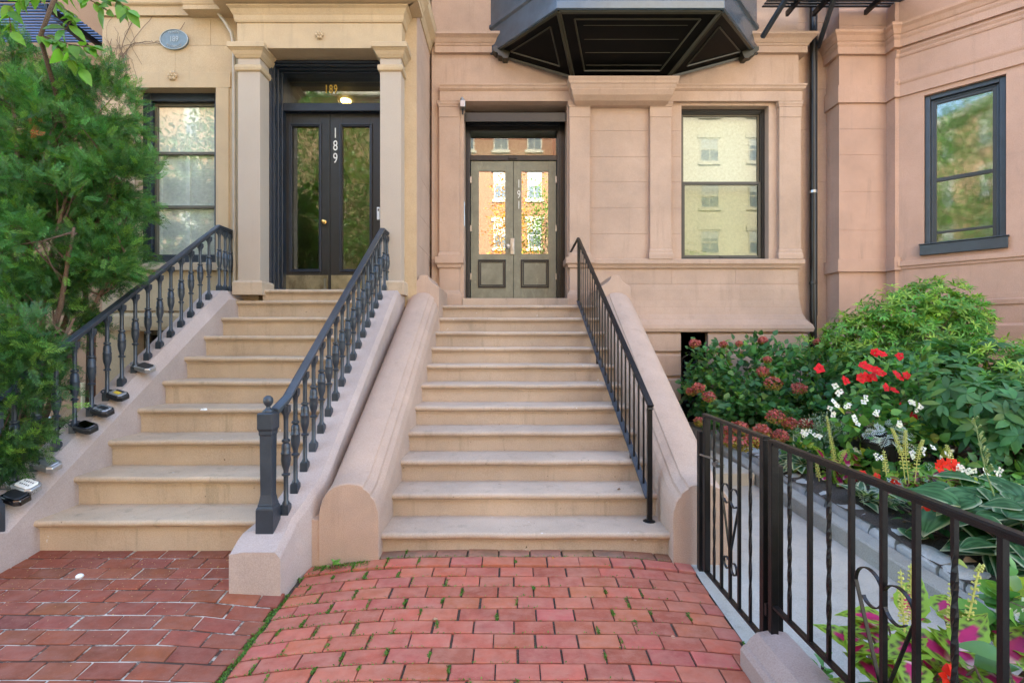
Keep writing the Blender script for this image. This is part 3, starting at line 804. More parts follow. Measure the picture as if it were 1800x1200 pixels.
stoop_t = thing('stone_stoop', 'tan stone stoop up to the black double door with sloping baluster walls', 'stoop', (-2.4, 3.4, .1))
S2 = [(3.46 + .318 * i, .3053 + .214 * i) for i in range(9)]
for i, (y, z) in enumerate(S2):
    MB().px(step_profile(y, z, .214 if i else .25, .40), -3.28, -1.60, 20, .005).build('step', 'tan_step', stoop_t, smooth=35)
MB().px(step_profile(6.02, 2.15, .15, .2), -2.985, -1.565, 14, .004).build('step', 'tan_step', stoop_t, smooth=35)
mb = MB(); mb.box(-3.26, -1.62, 6.3, 6.7, 1.2, 1.99); mb.build('landing', 'tan_step', stoop_t)
nose2 = lambda y: .3053 + (y - 3.46) * .673
topz = lambda y: min(max(nose2(y) + .21, .33), 2.125 + (y - 5.9) * .02)
def bal_wall(xi, xo, s):
    """xi inner edge next to the steps, xo outer edge; s=+1 when the outside is at +x"""
    secs = []
    ys = [3.04, 3.06, 3.14, 3.2, 3.28, 3.36] + list(np.arange(3.55, 5.8, .25)) + [5.84, 5.93, 6.0, 6.19]
    for y in ys:
        t = topz(y)
        if y < 3.1: t = .265 + (y - 3.04) * .2
        elif y < 3.17: t = .318
        wid = 1 if y > 3.36 else 1.0
        fl = max(0, (3.40 - y) / .36) if y < 3.4 and s > 0 else 0
        ex = min(.09, fl * .5)
        inn, out = xi - s * ex, xo - s * (ex * .9)
        a = t - .105 if y > 3.2 else t - .015 * (1 + 3 * (y - 3.04))
        secs.append([(inn, y, -.2), (inn, y, a), (inn + s * .085, y, t), (out - s * .035, y, t), (out - s * .008, y, t - .03), (out, y, t - .05), (out, y, -.2)])
    return MB().loft(secs)
bal_wall(-1.61, -1.31, 1).build('baluster_wall', 'mauve', stoop_t, smooth=25)
bal_wall(-3.268, -3.56, -1).build('baluster_wall', 'mauve', stoop_t, smooth=25)

# ------------------------------------------------------------------ cast iron baluster railings of 189
BP = [(.021, .05), (.021, .058), (.0155, .075), (.0145, .20), (.0155, .235), (.023, .24), (.024, .25), (.016, .257), (.017, .275), (.024, .31), (.0275, .345), (.026, .375), (.028, .38), (.028, .39),
      (.024, .395), (.025, .42), (.0225, .445), (.0165, .455), (.0235, .462), (.0235, .474), (.0155, .48), (.0145, .60), (.0175, .635), (.0235, .65), (.0235, .70)]
def baluster(x, y, zb, zt):
    mb = MB(); k = (zt - zb) / .70
    mb.lathe([(r * (1.0 if r < .02 else 1.14), z * k) for r, z in BP], x, y, zb, 10)
    mb.lathe([(.036, -.035), (.036, .04), (.032, .05), (.022, .058)], x, y, zb, 4, PI / 4, 1.0, 1.0)
    mb.lathe([(.024, .645 * k), (.034, .66 * k), (.034, .70 * k)], x, y, zb, 4, PI / 4)
    return mb
def railing(x, label, newel_y=3.22):
    t = thing('stair_railing', label, 'railing', (x, 3.2, .3))
    ytop = 5.86 if x < -2 else 5.78
    rz = lambda y: min(nose2(y) + .21 + .725, nose2(ytop) + .935)
    pth = [(x - .045 * (1 if x > -2 else -1), 3.245, rz(3.245) - .02), (x, 3.33, rz(3.33)), (x, ytop, rz(ytop)), (x, 6.17, rz(ytop) - .0)]
    mb = MB()
    for w, h, dz in ((.058, .022, .012), (.044, .018, -.008), (.026, .016, -.024)):
        secs = []
        for q in pth: secs.append([(q[0] + a * w / 2, q[1], q[2] + dz + b * h / 2) for a, b in ((-1, -1), (-1, .6), (-.6, 1), (.6, 1), (1, .6), (1, -1))])
        mb.loft(secs)
    mb.build('handrail', 'blueiron', t, bevel=.002)
    src = None
    ys = [3.315] + [3.46 + .1585 * k for k in range(0, 15)] + [5.86 + .0, 6.0, 6.11]
    ys = [y for y in ys if y < 5.8] + [5.88, 6.0, 6.11]
    for y in ys:
        zb = topz(y); zt = rz(y) - .03
        baluster(x, y, zb, zt).build('baluster', 'blueiron', t, smooth=50)
    # newel post
    n = MB(); z0 = topz(newel_y) - .05; xn = x - .07 * (1 if x > -2 else -1)
    H = 1.085 - z0
    n.lathe([(.078, 0), (.078, .17), (.074, .18), (.066, .19), (.066, .20), (.062, .205), (.055, .235), (.050, .26), (.054, H - .15), (.060, H - .14), (.060, H - .12), (.064, H - .112), (.070, H - .108), (.070, H - .012), (.064, H - .004), (.035, H)], xn, newel_y, z0, 4, PI / 4)
    pass
    nw = n.build('newel_post', 'blueiron', t, bevel=.004)
    MB().lathe([(.034, 0), (.034, .008), (.02, .016), (.013, .028), (.013, .034), (.02, .04), (.029, .056), (.031, .07), (.027, .088), (.014, .1), (.001, .103)], xn, newel_y, z0 + H, 16).build('finial', 'blueiron', nw, smooth=60)
    return t
rail_r = railing(-1.48, 'blue black baluster railing with a ball topped newel, between the two stoops')
rail_l = railing(-3.40, 'blue black baluster railing half covered by the yew, hung with key lockboxes')

# ------------------------------------------------------------------ thin wrought railing of 191
t = thing('stair_railing', 'thin black wrought iron handrail with plain bars on the right side of the pink stoop', 'railing', (1.0, 3.69, .22))
p0, p1 = Vector((1.0, 3.69, 1.085)), Vector((.865, 6.62, 2.875))
mb = MB(); mb.bar(p0 - (p1 - p0) * .012, p1, .045, .02); mb.bar(p0 - (p1 - p0) * .012 + Vector((0, 0, -.018)), p0 + Vector((0, 0, -.05)), .042, .018)
mb.bar(p1 + Vector((0, -.015, .004)), (.818, 7.05, 2.775), .03, .016)
mb.build('handrail', 'iron', t, bevel=.003)
q0, q1 = Vector((1.0, 3.70, .325 + .06)), Vector((.865, 6.6, 2.0 + .06))
MB().bar(q0, q1, .05, .012).build('bottom_rail', 'blueiron', t, bevel=.002)  # bluish material on this black bar stands in for reflected sky
for k in range(1, 23):
    u = k / 23.0
    a, b = q0.lerp(q1, u), p0.lerp(p1, u)
    MB().bar((a.x, a.y, a.z), (a.x, a.y, p0.z + (a.y - p0.y) * (p1.z - p0.z) / (p1.y - p0.y)), .013, .013).build('baluster', 'iron', t)
mb = MB().box(.985, 1.02, 3.672, 3.707, .235, 1.08); mb.lathe([(.045, 0), (.045, .006), (.02, .012), (.017, .05)], 1.0, 3.69, .22, 12); mb.build('post', 'iron', t, bevel=.003)
for y, xx in ((6.6, .866), (5.45, .92), (4.75, .952), (4.15, .98)):
    z = [zz for yy, zz in S1 if yy <= y][-1]
    top = p0.z + (y - p0.y) * (p1.z - p0.z) / (p1.y - p0.y) if y > 6 else q0.z + (y - q0.y) * (q1.z - q0.z) / (q1.y - q0.y)
    MB().box(xx - .014, xx + .014, y - .014, y + .014, z, top - .006).build('post', 'iron', t)

# ------------------------------------------------------------------ garden fence and gate
FX = 1.25
def twisted(x, y, z0, z1, w=.0135):
    n = 30; secs = []
    for i in range(n + 1):
        u = i / n; a = PI / 4 + 1.0 * PI * min(1, max(0, (u - .12) / .76)) * 3
        secs.append([(x + w * .72 * math.cos(a + PI / 2 * j), y + w * .72 * math.sin(a + PI / 2 * j), z0 + (z1 - z0) * u) for j in range(4)])
    return MB().loft(secs)
def scroll(mb, y, z, r, s, up):
    """C scroll in the fence plane, curling inward from the outer tip; s side, up +1/-1"""
    pts = []
    for i in range(26):
        u = i / 25; a = PI * (1.0 - 1.75 * u); rr = r * (1 - .45 * u)
        pts.append((FX, y + s * (rr * math.cos(a) * -1), z + up * rr * math.sin(a)))
    return pts
def flat_tube(mb, pts, wx=.013, th=.004):
    secs = []
    for i, p in enumerate(pts):
        p = Vector(p); t_ = (Vector(pts[min(i + 1, len(pts) - 1)]) - Vector(pts[max(0, i - 1)])).normalized()
        n = Vector((1, 0, 0)).cross(t_)
        secs.append([p + Vector((a * wx / 2, 0, 0)) + n * b * th / 2 for a, b in ((-1, -1), (1, -1), (1, 1), (-1, 1))])
    mb.loft(secs)
def heart(yc, zt, zj, zb_, r, name, par):
    """two scrolls above, tails meeting at the picket, two small scrolls below"""
    mb = MB()
    for s in (1, -1):
        o = yc + s * 2 * r                      # outer side of the loop
        pts = [(FX, yc + s * .012, zj)]
        for u in np.linspace(.08, 1, 8): pts.append((FX, yc + s * (.012 + (2 * r - .012) * u ** 1.0), zj + (zt - r - zj) * u))
        for a in np.linspace(0.15, 1.75 * PI, 26):
            k = 1 - .32 * max(0, (a - PI) / PI)
            pts.append((FX, yc + s * (r + r * k * math.cos(a)) - s * (.0 if a < PI else r * .15 * (a - PI) / PI), zt - r + r * k * math.sin(a)))
        flat_tube(mb, pts)
        r2 = r * .62
        pts = [(FX, yc + s * .012, zj)]
        for a in np.linspace(PI, -.75 * PI, 22):
            k = 1 - .3 * max(0, -a / PI)
            pts.append((FX, yc + s * (r2 + .012 + r2 * k * math.cos(a)), zj - .06 - r2 * k * math.sin(a) * -1 - r2 * .8 if False else zj - .09 - r2 * k * math.sin(-a) * -1))
        flat_tube(mb, pts)
    return mb.build(name, 'iron', par)
fz0, fz1 = .27, 1.05
fence = thing('iron_fence', 'black iron garden fence with twisted pickets and scrolls on a brown coping', 'fence', (FX, 2.4, .14))
mb = MB(); mb.box(FX - .012, FX + .012, .2, 2.405, fz1 - .016, fz1 - .002)
secs = [[(FX + a, y, fz1 + b) for a, b in ((-.018, -.002), (-.018, .005), (-.012, .010), (.012, .010), (.018, .005), (.018, -.002))] for y in (.2, 2.44)]
mb.loft(secs); mb.build('top_rail', 'iron', fence, bevel=.001)
MB().box(FX - .013, FX + .013, .2, 2.405, fz0 - .007, fz0 + .007).build('bottom_rail', 'iron', fence, bevel=.001)
mb = MB().box(FX - .0175, FX + .0175, 2.405, 2.44, .12, fz1 - .002); mb.build('post', 'iron', fence, bevel=.003)
FY = [2.28, 2.124, 1.997, 1.864, 1.704, 1.565, 1.43, 1.289, 1.15, 1.01, .87, .73, .59, .45, .31]
for i, y in enumerate(FY):
    tw = i in (0, 2, 6, 8, 11, 13)
    (twisted(FX, y, fz0, fz1 - .016) if tw else MB().box(FX - .0085, FX + .0085, y - .0085, y + .0085, fz0, fz1 - .01)).build('picket', 'iron', fence)
heart(1.704, .735, .36, .25, .068, 'scrollwork', fence)
gate = thing('iron_gate', 'black iron gate with twisted pickets and a small scroll, beside the pink cheek wall', 'gate', (FX, 2.5, .03))
gz0, gz1 = .055, 1.06
mb = MB(); secs = [[(FX + a, y, gz1 + b) for a, b in ((-.018, -.012), (-.018, .0), (-.012, .005), (.012, .005), (.018, .0), (.018, -.012))] for y in (2.485, 3.29)]
mb.loft(secs); mb.build('top_rail', 'iron', gate, bevel=.001)
MB().box(FX - .013, FX + .013, 2.52, 3.28, gz0 - .008, gz0 + .008).build('bottom_rail', 'iron', gate, bevel=.001)
MB().box(FX - .019, FX + .019, 3.235, 3.273, gz0, gz1 - .012).build('stile', 'iron', gate, bevel=.003)
MB().box(FX - .020, FX + .020, 2.48, 2.52, gz0 - .0, gz1 - .012).build('stile', 'iron', gate, bevel=.003)
for i, y in enumerate([3.13, 3.02, 2.90, 2.785, 2.655]):
    (twisted(FX, y, gz0, gz1 - .012, .0125) if i in (0, 4) else MB().box(FX - .008, FX + .008, y - .008, y + .008, gz0, gz1 - .012)).build('picket', 'iron', gate)
heart(2.90, .70, .34, .22, .058, 'scrollwork', gate)
mb = MB().bar((FX - .03, 3.28, .80), (FX + .02, 3.10, .80), .012, .01); mb.box(FX - .02, FX + .03, 3.05, 3.12, .77, .79); mb.build('latch', 'steel', gate)
gp = thing('gate_post', 'black square iron post where the gate latches against the cheek wall', 'post', (FX, 3.33, 0))
MB().box(FX - .024, FX + .016, 3.315, 3.36, -.02, .94).build('post', 'iron', gp, bevel=.003)
hp = thing('gate_post', 'short black iron hinge post between the gate and the fence', 'post', (FX + .03, 2.46, 0))
MB().box(FX + .026, FX + .062, 2.445, 2.49, -.02, .93).build('post', 'iron', hp, bevel=.004)
MB().box(FX - .02, FX + .028, 2.45, 2.47, .2, .26).build('hinge', 'iron', hp, bevel=.003)
cp = MB()
secs = []
for y in (2.47, 2.44, 2.3, 1.6, .9, .2):
    k = .82 if y == 2.47 else 1
    secs.append([(FX + a * k, y, b if b < 0 else b * (k if y == 2.47 else 1)) for a, b in ((-.15, -.12), (-.15, .05), (-.135, .07), (-.12, .075), (-.105, .10), (-.07, .13), (0, .142), (.07, .13), (.12, .08), (.14, .04), (.14, -.12))])
cp.loft(secs)
tag(cp.build('fence_coping', 'coping', None, smooth=30, org=(FX, 2, 0)), 'rounded brown stone coping under the black garden fence', 'coping')

# ------------------------------------------------------------------ ground
def struct(o): o['kind'] = 'structure'; return o
struct(MB().box(-60, 60, -60, 40, -.6, -.45).build('ground', 'soil'))
struct(MB().box(-60, 60, -4.2, 1.02, -.45, -.13).build('pavement', 'concrete'))
struct(MB().box(-60, 60, -12.5, -4.2, -.45, -.28).build('road', 'asphalt'))
struct(MB().box(-60, 60, -17, -12.5, -.45, -.13).build('far_pavement', 'concrete'))
zl0 = lambda x, y: -.055 + .125 * (y - 2.4) if y > 2.4 else -.055 + .05 * (y - 2.4)
def zl(x, y):
    k = min(1, max(0, (x + 1.85) / .45)); k = k * k * (3 - 2 * k) * (1 if y < 2.9 else max(0, 1 - (y - 2.9) / .25))
    return zl0(x, y) * (1 - k) + (zhump(-1.36, y) + .002) * k
zh0 = lambda y: .07 * (y - 2.39) if y > 2.39 else .05 * (y - 2.39)
def zhump(x, y):
    b = zh0(y) + (.012 if y > 3.3 else 0)
    e = max(0, abs(x) - .45) / .85
    return b - .062 * e ** 2 + noise.noise((x * 1.2, y * 1.2, 3)) * .006
def brick_field(name, x0, x1, y0, y1, zf, bx, by, gap, base, mask, tint, jz, skew=0):
    mb = MB(); rows = int((y1 - y0) / by) + 1
    for r in range(rows):
        yc = y1 - by * (r + .5)
        off = (r % 2) * bx / 2 + R.uniform(-.012, .012)
        k = int((x1 - x0) / bx) + 3
        for i in range(-1, k):
            a = x0 + i * bx + off + R.uniform(-.003, .003); b = a + bx - gap + R.uniform(-.003, .003)
            a, b = max(a, x0), min(b, x1)
            if b - a < .04 or not mask((a + b) / 2, yc): continue
            yy0, yy1 = yc - by / 2 + gap / 2 + R.uniform(-.002, .002), yc + by / 2 - gap / 2
            dz = R.uniform(-jz, jz); tilt = R.uniform(-jz, jz); tl2 = R.uniform(-jz, jz)
            v = R.uniform(.84, 1.12); h = R.random()
            c = [tint[0] * v * (1 + .10 * h), tint[1] * v * (1 + R.uniform(-.10, .14)), tint[2] * v * (1 + R.uniform(-.14, .22))]
            if R.random() < .07: c = [q * R.uniform(.78, .88) for q in c]
            if y1 - .12 < yc and name == 'brick_path': c = [c[0] * .6, c[1] * 1.15, c[2] * 1.2]
            def S(x, y, d, e):
                return (x, y, zf(x, y) + dz + tilt * ((x - a) / (b - a) - .5) * 2 + tl2 * ((y - yy0) / (yy1 - yy0) - .5) * 2 + d)
            ch = .0035
            xs = [a, (a + b) / 2, b]
            top = []; sh = []; bo = []
            for (x, y, ix, iy) in ((a, yy0, 1, 1), ((a + b) / 2, yy0, 0, 1), (b, yy0, -1, 1), (b, yy1, -1, -1), ((a + b) / 2, yy1, 0, -1), (a, yy1, 1, -1)):
                c1, c2 = R.uniform(.6, 1.7), R.uniform(.6, 1.7)
                top.append(S(x + ix * ch * c1, y + iy * ch * c2, 0, 0)); sh.append(S(x, y, -.003, 0)); bo.append(S(x, y, -.05, 0))
            mb.loft([bo, sh, top], True, tuple(c))
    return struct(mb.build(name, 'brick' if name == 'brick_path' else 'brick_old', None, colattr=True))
brick_field('brick_path', -1.36, 1.2, 1.0, 3.52, zhump, .213, .111, .009, 0, lambda x, y: True, (.385, .112, .066), .0014)
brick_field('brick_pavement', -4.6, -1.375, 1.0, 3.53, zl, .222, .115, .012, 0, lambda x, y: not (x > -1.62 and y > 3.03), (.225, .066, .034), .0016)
def sheet(name, mat, x0, x1, y0, y1, zf, dz, n=40):
    mb = MB(); vs = []; fs = []
    for i in range(n + 1):
        for j_ in range(n + 1):
            x, y = x0 + (x1 - x0) * i / n, y0 + (y1 - y0) * j_ / n
            vs.append((x, y, zf(x, y) + dz + noise.noise((x * 9, y * 9, 1)) * .0015))
    for i in range(n):
        for j_ in range(n): fs.append((i * (n + 1) + j_, (i + 1) * (n + 1) + j_, (i + 1) * (n + 1) + j_ + 1, i * (n + 1) + j_ + 1))
    return struct(mb.add(vs, fs).build(name, mat, None, smooth=True))
sheet('path_joints', 'jointdirt', -1.42, 1.23, 1.0, 3.55, zhump, -.012)
sheet('pavement_mortar', 'mortar', -4.6, -1.412, 1.0, 3.55, zl, -.007)
zpath = lambda x, y: .004 + .0445 * (y - 2.8) if y < 4.9 else .0975 + .09 * (y - 4.9)
sheet('concrete_path', 'concrete', 1.2, 2.41, .6, 7.1, lambda x, y: zpath(x, y) if x > 1.42 or y > 3.45 else (zhump(1.2, y) + .002) + (zpath(x, y) - zhump(1.2, y) - .002) * max(0, (x - 1.2) / .22), 0, 40)
struct(MB().box(1.5, 2.4, 5.0, 7.05, -.1, .23).build('concrete_landing', 'concrete_lt', None, bevel=.008))
kb = MB(); secs = []
for y in np.arange(.6, 7.2, .3): secs.append([(2.41, y, -.1), (2.41, y, zpath(0, y) + .115), (2.42, y, zpath(0, y) + .125), (2.53, y, zpath(0, y) + .127), (2.54, y, -.1)])
tag(kb.loft(secs).build('granite_kerb', 'kerb', None, org=(2.48, 3, 0)), 'long grey stone kerb along the concrete garden path', 'kerb')
zsoil = lambda x, y: .2 + .05 * (y - 3) + .03 * noise.noise((x * 1.5, y * 1.5, 4)) + .02 * noise.noise((x * 6, y * 6, 2))
sheet('garden_soil', 'soil', 2.55, 9, .4, 7.3, zsoil, 0, 70)
sheet('garden_soil', 'soil', -9, -3.52, .9, 7.6, lambda x, y: .04 + .04 * (y - 3) * (y > 3), 0, 30)
struct(MB().box(1.36, 2.38, .3, 1.95, -.1, .10).build('flower_bed', 'soil', None))
# granite edging cobbles, each a thing
lens = [.22, .30, .18, .34, .25, .2, .31, .28, .24, .33, .2, .27, .3, .22, .26, .3]
y = 2.35
for k, ln in enumerate(lens):
    x0, x1 = 2.545, 2.74 + R.uniform(-.02, .02)
    z = zpath(0, y + ln / 2) + .125
    mb = MB(); nx, ny = 4, 5; secs = []
    for i in range(ny + 1):
        yy = y + (ln - .015) * i / ny; e = min(i, ny - i) == 0
        row = [(x0, yy, z - .1), (x0, yy, z + .03), (x0 + .02, yy, z + .06), ((x0 + x1) / 2, yy, z + .07), (x1 - .025, yy, z + .062), (x1, yy, z + .03), (x1, yy, z - .1)]
        secs.append([(a + R.uniform(-.008, .008) + (.012 * (1 if a < 2.66 else -1) if e else 0), b, c + R.uniform(-.01, .01) - (.018 if e and c > z else 0)) for a, b, c in row])
    mb.loft(secs)
    o = mb.build('edging_stone', 'granite', None, smooth=35, org=((x0 + x1) / 2, y + ln / 2, z))
    tag(o, 'rough grey granite edging stone between the kerb and the flower bed', 'stone', 'granite edging stones beside the garden path')
    y += ln
# low brick ledge behind the left railing
lb = MB()
for r in range(5):
    for i in range(9):
        a = -5.6 + i * .215 + (r % 2) * .1
        lb.box(a, a + .205, 4.9, 5.0, -.1 + r * .12, -.1 + r * .12 + .108, (.24 * R.uniform(.8, 1.2), .12, .07))
for i in range(20): lb.box(-5.6 + i * .1, -5.6 + i * .1 + .092, 4.87, 6.1, .50, .56, (.30 * R.uniform(.8, 1.15), .17, .09))
tag(lb.build('brick_ledge', 'brick', None, colattr=True, bevel=.004, org=(-4.6, 5, 0)), 'low brick ledge behind the left railing under the plastic cover', 'ledge')
# ------------------------------------------------------------------ foliage tools
def shape(t, k=.8): return math.sin(PI * min(1, max(0, t)) ** k)


def leaf_t(L=1, Wd=.25, fold=.25, droop=.25, seg=4, k=.8, curl=0):
    v = []; f = []
    for i in range(seg + 1):
        t = i / seg; w = Wd * max(.04, shape(t, k) ** .9); z = -droop * t * t * L
        v += [(-w, t * L, z + fold * w), (0, t * L, z), (w, t * L, z + fold * w)]
    for i in range(seg):
        a = i * 3
        f += [(a, a + 1, a + 4, a + 3), (a + 1, a + 2, a + 5, a + 4)]
    return np.array(v), f, np.ones((len(v), 3))


def spray_t(n=11, L=1, nl=.26, w=.028):
    v = []; f = []; c = []
    def q(p, cc): b = len(v); v.extend(p); c.extend([cc] * 4); f.append((b, b + 1, b + 2, b + 3))
    q([(-.012, 0, 0), (.012, 0, 0), (.008, L, 0), (-.008, L, 0)], (.9, .75, .5))
    for i in range(n):
        for s in (-1, 1):
            t = (i + .5 + .25 * s) / n * L
            ln = nl * (.75 + .4 * shape(t / L * .8 + .1)) * R.uniform(.8, 1.15); a = math.radians(R.uniform(35, 62)); dz = R.uniform(-.25, .3) * ln
            d = Vector((s * math.sin(a), math.cos(a), 0)); p = Vector((0, d.y * .5, 0)).normalized() if False else Vector((-d.y * s, d.x * s, 0))
            b0 = Vector((0, t, 0)); m = b0 + d * ln * .5 + Vector((0, 0, dz * .5)); e = b0 + d * ln + Vector((0, 0, dz))
            g = R.uniform(.8, 1.2)
            q([b0, m - p * w, e, m + p * w], (g, g, g))
    d = Vector((0, 1, 0))
    return np.array([tuple(x) for x in v]), f, np.array(c)


def frames(d, up, s):
    """rotation-scale matrices with y along d"""
    d = d / np.linalg.norm(d, axis=1, keepdims=True)
    up = up - (up * d).sum(1, keepdims=True) * d
    up = up / (np.linalg.norm(up, axis=1, keepdims=True) + 1e-9)
    x = np.cross(d, up)
    return np.stack([x, d, up], axis=2) * np.asarray(s).reshape(-1, 1, 1)


def scatter(name, tpl, Ms, T, C, mat, parent, kind=None, org=None):
    V, Fc, sh = tpl
    n, k = len(Ms), len(V)
    P_ = np.einsum('nij,kj->nki', Ms, V) + T[:, None, :]
    o0 = world_org(parent) if parent else Vector(org or (0, 0, 0))
    P_ = (P_ - np.array(o0)).reshape(-1, 3).astype(np.float32)
    col = (C[:, None, :] * sh[None]).reshape(-1, 3)
    f = np.array(Fc); nf = len(f)
    idx = (f[None] + (np.arange(n) * k)[:, None, None]).reshape(-1).astype(np.int32)
    me = D.meshes.new(name)
    me.vertices.add(len(P_)); me.vertices.foreach_set('co', P_.ravel())
    me.loops.add(len(idx)); me.loops.foreach_set('vertex_index', idx)
    me.polygons.add(n * nf); me.polygons.foreach_set('loop_start', np.arange(0, len(idx), 4, dtype=np.int32))
    a = me.color_attributes.new('col', 'FLOAT_COLOR', 'POINT')
    a.data.foreach_set('color', np.concatenate([np.clip(col, 0, 1), np.ones((len(col), 1))], 1).astype(np.float32).ravel())
    me.update(calc_edges=True); me.validate()
    me.polygons.foreach_set('use_smooth', [True] * len(me.polygons))
    me.materials.append(M[mat])
    o = D.objects.new(name, me); COL.objects.link(o); ORG[o.name] = o0
    if parent: o.parent = parent
    else: o.location = o0
    if kind: o['kind'] = kind
    return o


def rnd(n, s=1): return RN.normal(0, s, (n, 3))


def unit(a): return a / (np.linalg.norm(a, axis=1, keepdims=True) + 1e-9)


def clumps(ells, n, sh=.55):
    """clump centres in a union of ellipsoids (cx,cy,cz,rx,ry,rz), more of them near the surface"""
    w = np.array([e[3] * e[4] * e[5] for e in ells]) ** .6; w /= w.sum()
    which = RN.choice(len(ells), n, p=w)
    d = unit(rnd(n)); r = RN.uniform(sh, 1.05, (n, 1)) ** .7
    e = np.array(ells)[which]
    return e[:, :3] + d * r * e[:, 3:], d, which


def cols(n, base, var=.25, hue=.12):
    b = np.array(base); v = RN.uniform(1 - var, 1 + var, (n, 1))
    return np.clip(b[None] * v * RN.uniform(1 - hue, 1 + hue, (n, 3)), 0, 1)


def stems(name, base, tips, r, mat, parent, bend=.15):
    mb = MB()
    for tp in tips:
        b = Vector(base) + Vector((R.uniform(-.06, .06), R.uniform(-.06, .06), 0)); tp = Vector(tp); m1 = b.lerp(tp, .4) + Vector((R.uniform(-bend, bend), R.uniform(-bend, bend), R.uniform(0, bend)))
        m2 = b.lerp(tp, .75) + Vector((R.uniform(-bend, bend), R.uniform(-bend, bend), R.uniform(-bend, bend))) * .6
        mb.tube([b, m1, m2, tp], [r, r * .75, r * .5, r * .25], 5)
    return mb.build(name, mat, parent, smooth=True)


def rosettes(cen, axis, nl, size, tilt, jitter=.25):
    """nl leaves in a whorl round each axis; returns M, T and the whorl index"""
    n = len(cen); axis = unit(axis)
    a0 = unit(np.cross(axis, rnd(n))); b0 = np.cross(axis, a0)
    Ms = []; Ts = []; W_ = []
    for k in range(nl):
        an = 2 * PI * k / nl + RN.uniform(-.3, .3, (n, 1))
        rad = np.cos(an) * a0 + np.sin(an) * b0
        tl = tilt + RN.normal(0, jitter, (n, 1))
        d = rad * np.cos(tl) + axis * np.sin(tl)
        Ms.append(frames(d, axis + rnd(n, .1), size * RN.uniform(.75, 1.15, n))); Ts.append(cen + d * .004); W_.append(np.arange(n))
    return np.concatenate(Ms), np.concatenate(Ts), np.concatenate(W_)


# ------------------------------------------------------------------ yew at the left
def E(px, py, Y, rx, ry, rd): return (X(px, Y), Y, Z(py, Y), rx * Y / F, rd, ry * Y / F)
yew = thing('yew_tree', 'dark green yew with orange brown limbs leaning over the left railing', 'tree', (-4.5, 4.4, 0))
ye = [E(15, 190, 4.5, 55, 125, .4), E(95, 250, 4.4, 115, 135, .5), E(190, 190, 4.5, 40, 95, .3), E(205, 330, 4.4, 52, 70, .3), E(90, 420, 4.2, 140, 120, .5),
      E(185, 455, 4.3, 55, 60, .3), E(55, 555, 4.2, 95, 95, .4), E(125, 515, 4.3, 40, 40, .2), E(10, 700, 3.75, 55, 130, .3), E(25, 600, 3.5, 60, 75, .22), E(15, 710, 3.42, 40, 100, .16), E(3, 820, 3.36, 26, 60, .1), E(120, 290, 4.65, 75, 110, .3), E(60, 330, 4.7, 70, 120, .3), E(-150, 350, 4.6, 190, 320, .7), E(-120, 700, 4.2, 120, 150, .5)]
cc, dd, wh = clumps(ye, 540, .4)
tips = cc
NT = 50
ci = np.repeat(np.arange(len(cc)), NT)
out = unit(dd + np.array([.25, -.25, .25]))
dirs = unit(out[ci] * .8 + rnd(len(ci), .55) + np.array([0, 0, .12]))
off = rnd(len(ci), .058) * np.array([1.15, 1.1, .75])
T = cc[ci] + off
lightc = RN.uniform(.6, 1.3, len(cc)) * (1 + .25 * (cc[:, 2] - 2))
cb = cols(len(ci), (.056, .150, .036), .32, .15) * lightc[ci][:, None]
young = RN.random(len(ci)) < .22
cb[young] = cols(young.sum(), (.13, .26, .036), .25, .1)
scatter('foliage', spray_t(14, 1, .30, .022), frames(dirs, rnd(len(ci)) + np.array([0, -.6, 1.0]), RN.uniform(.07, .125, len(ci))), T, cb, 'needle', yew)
brown = RN.choice(len(cc), 8); bi = np.repeat(brown, 8)
scatter('dry_sprig', spray_t(9, 1, .30, .03), frames(unit(rnd(len(bi)) + np.array([.3, -.6, -.3])), rnd(len(bi)), RN.uniform(.06, .1, len(bi))), cc[bi] + rnd(len(bi), .06) + np.array([0, -.08, 0]), cols(len(bi), (.30, .11, .035), .2, .1), 'needle', yew)
mb = MB()
root = Vector((-4.45, 4.5, 0))
limbs = []
for px_, py_, yy, r in ((30, 250, 4.35, .032), (40, 330, 4.2, .034), (120, 330, 4.2, .02), (130, 400, 4.0, .02), (200, 300, 4.4, .018), (100, 200, 4.45, .022), (20, 90, 4.5, .02), (220, 440, 4.3, .016), (130, 560, 3.95, .016), (60, 640, 3.8, .018), (-80, 300, 4.6, .03)):
    tp = Vector((X(px_, yy), yy, Z(py_, yy))); m1 = root.lerp(tp, .35) + Vector((.1, -.05, .35)); m2 = root.lerp(tp, .72) + Vector((R.uniform(-.1, .1), -.05, R.uniform(-.05, .2)))
    limbs.append([root, m1, m2, tp]); mb.tube([root, m1, m2, tp], [r * 1.9, r * 1.4, r, r * .5], 7)
for c in cc[::2]:
    c = Vector(c); l = min(limbs, key=lambda q: (q[3] - c).length); b = l[2].lerp(l[3], R.uniform(.2, 1))
    if (b - c).length < 1.1: mb.tube([b, b.lerp(c, .5) + Vector((0, 0, R.uniform(-.06, .05))), c], [.009, .006, .003], 4)
mb.build('trunk', 'bark', yew, smooth=True)

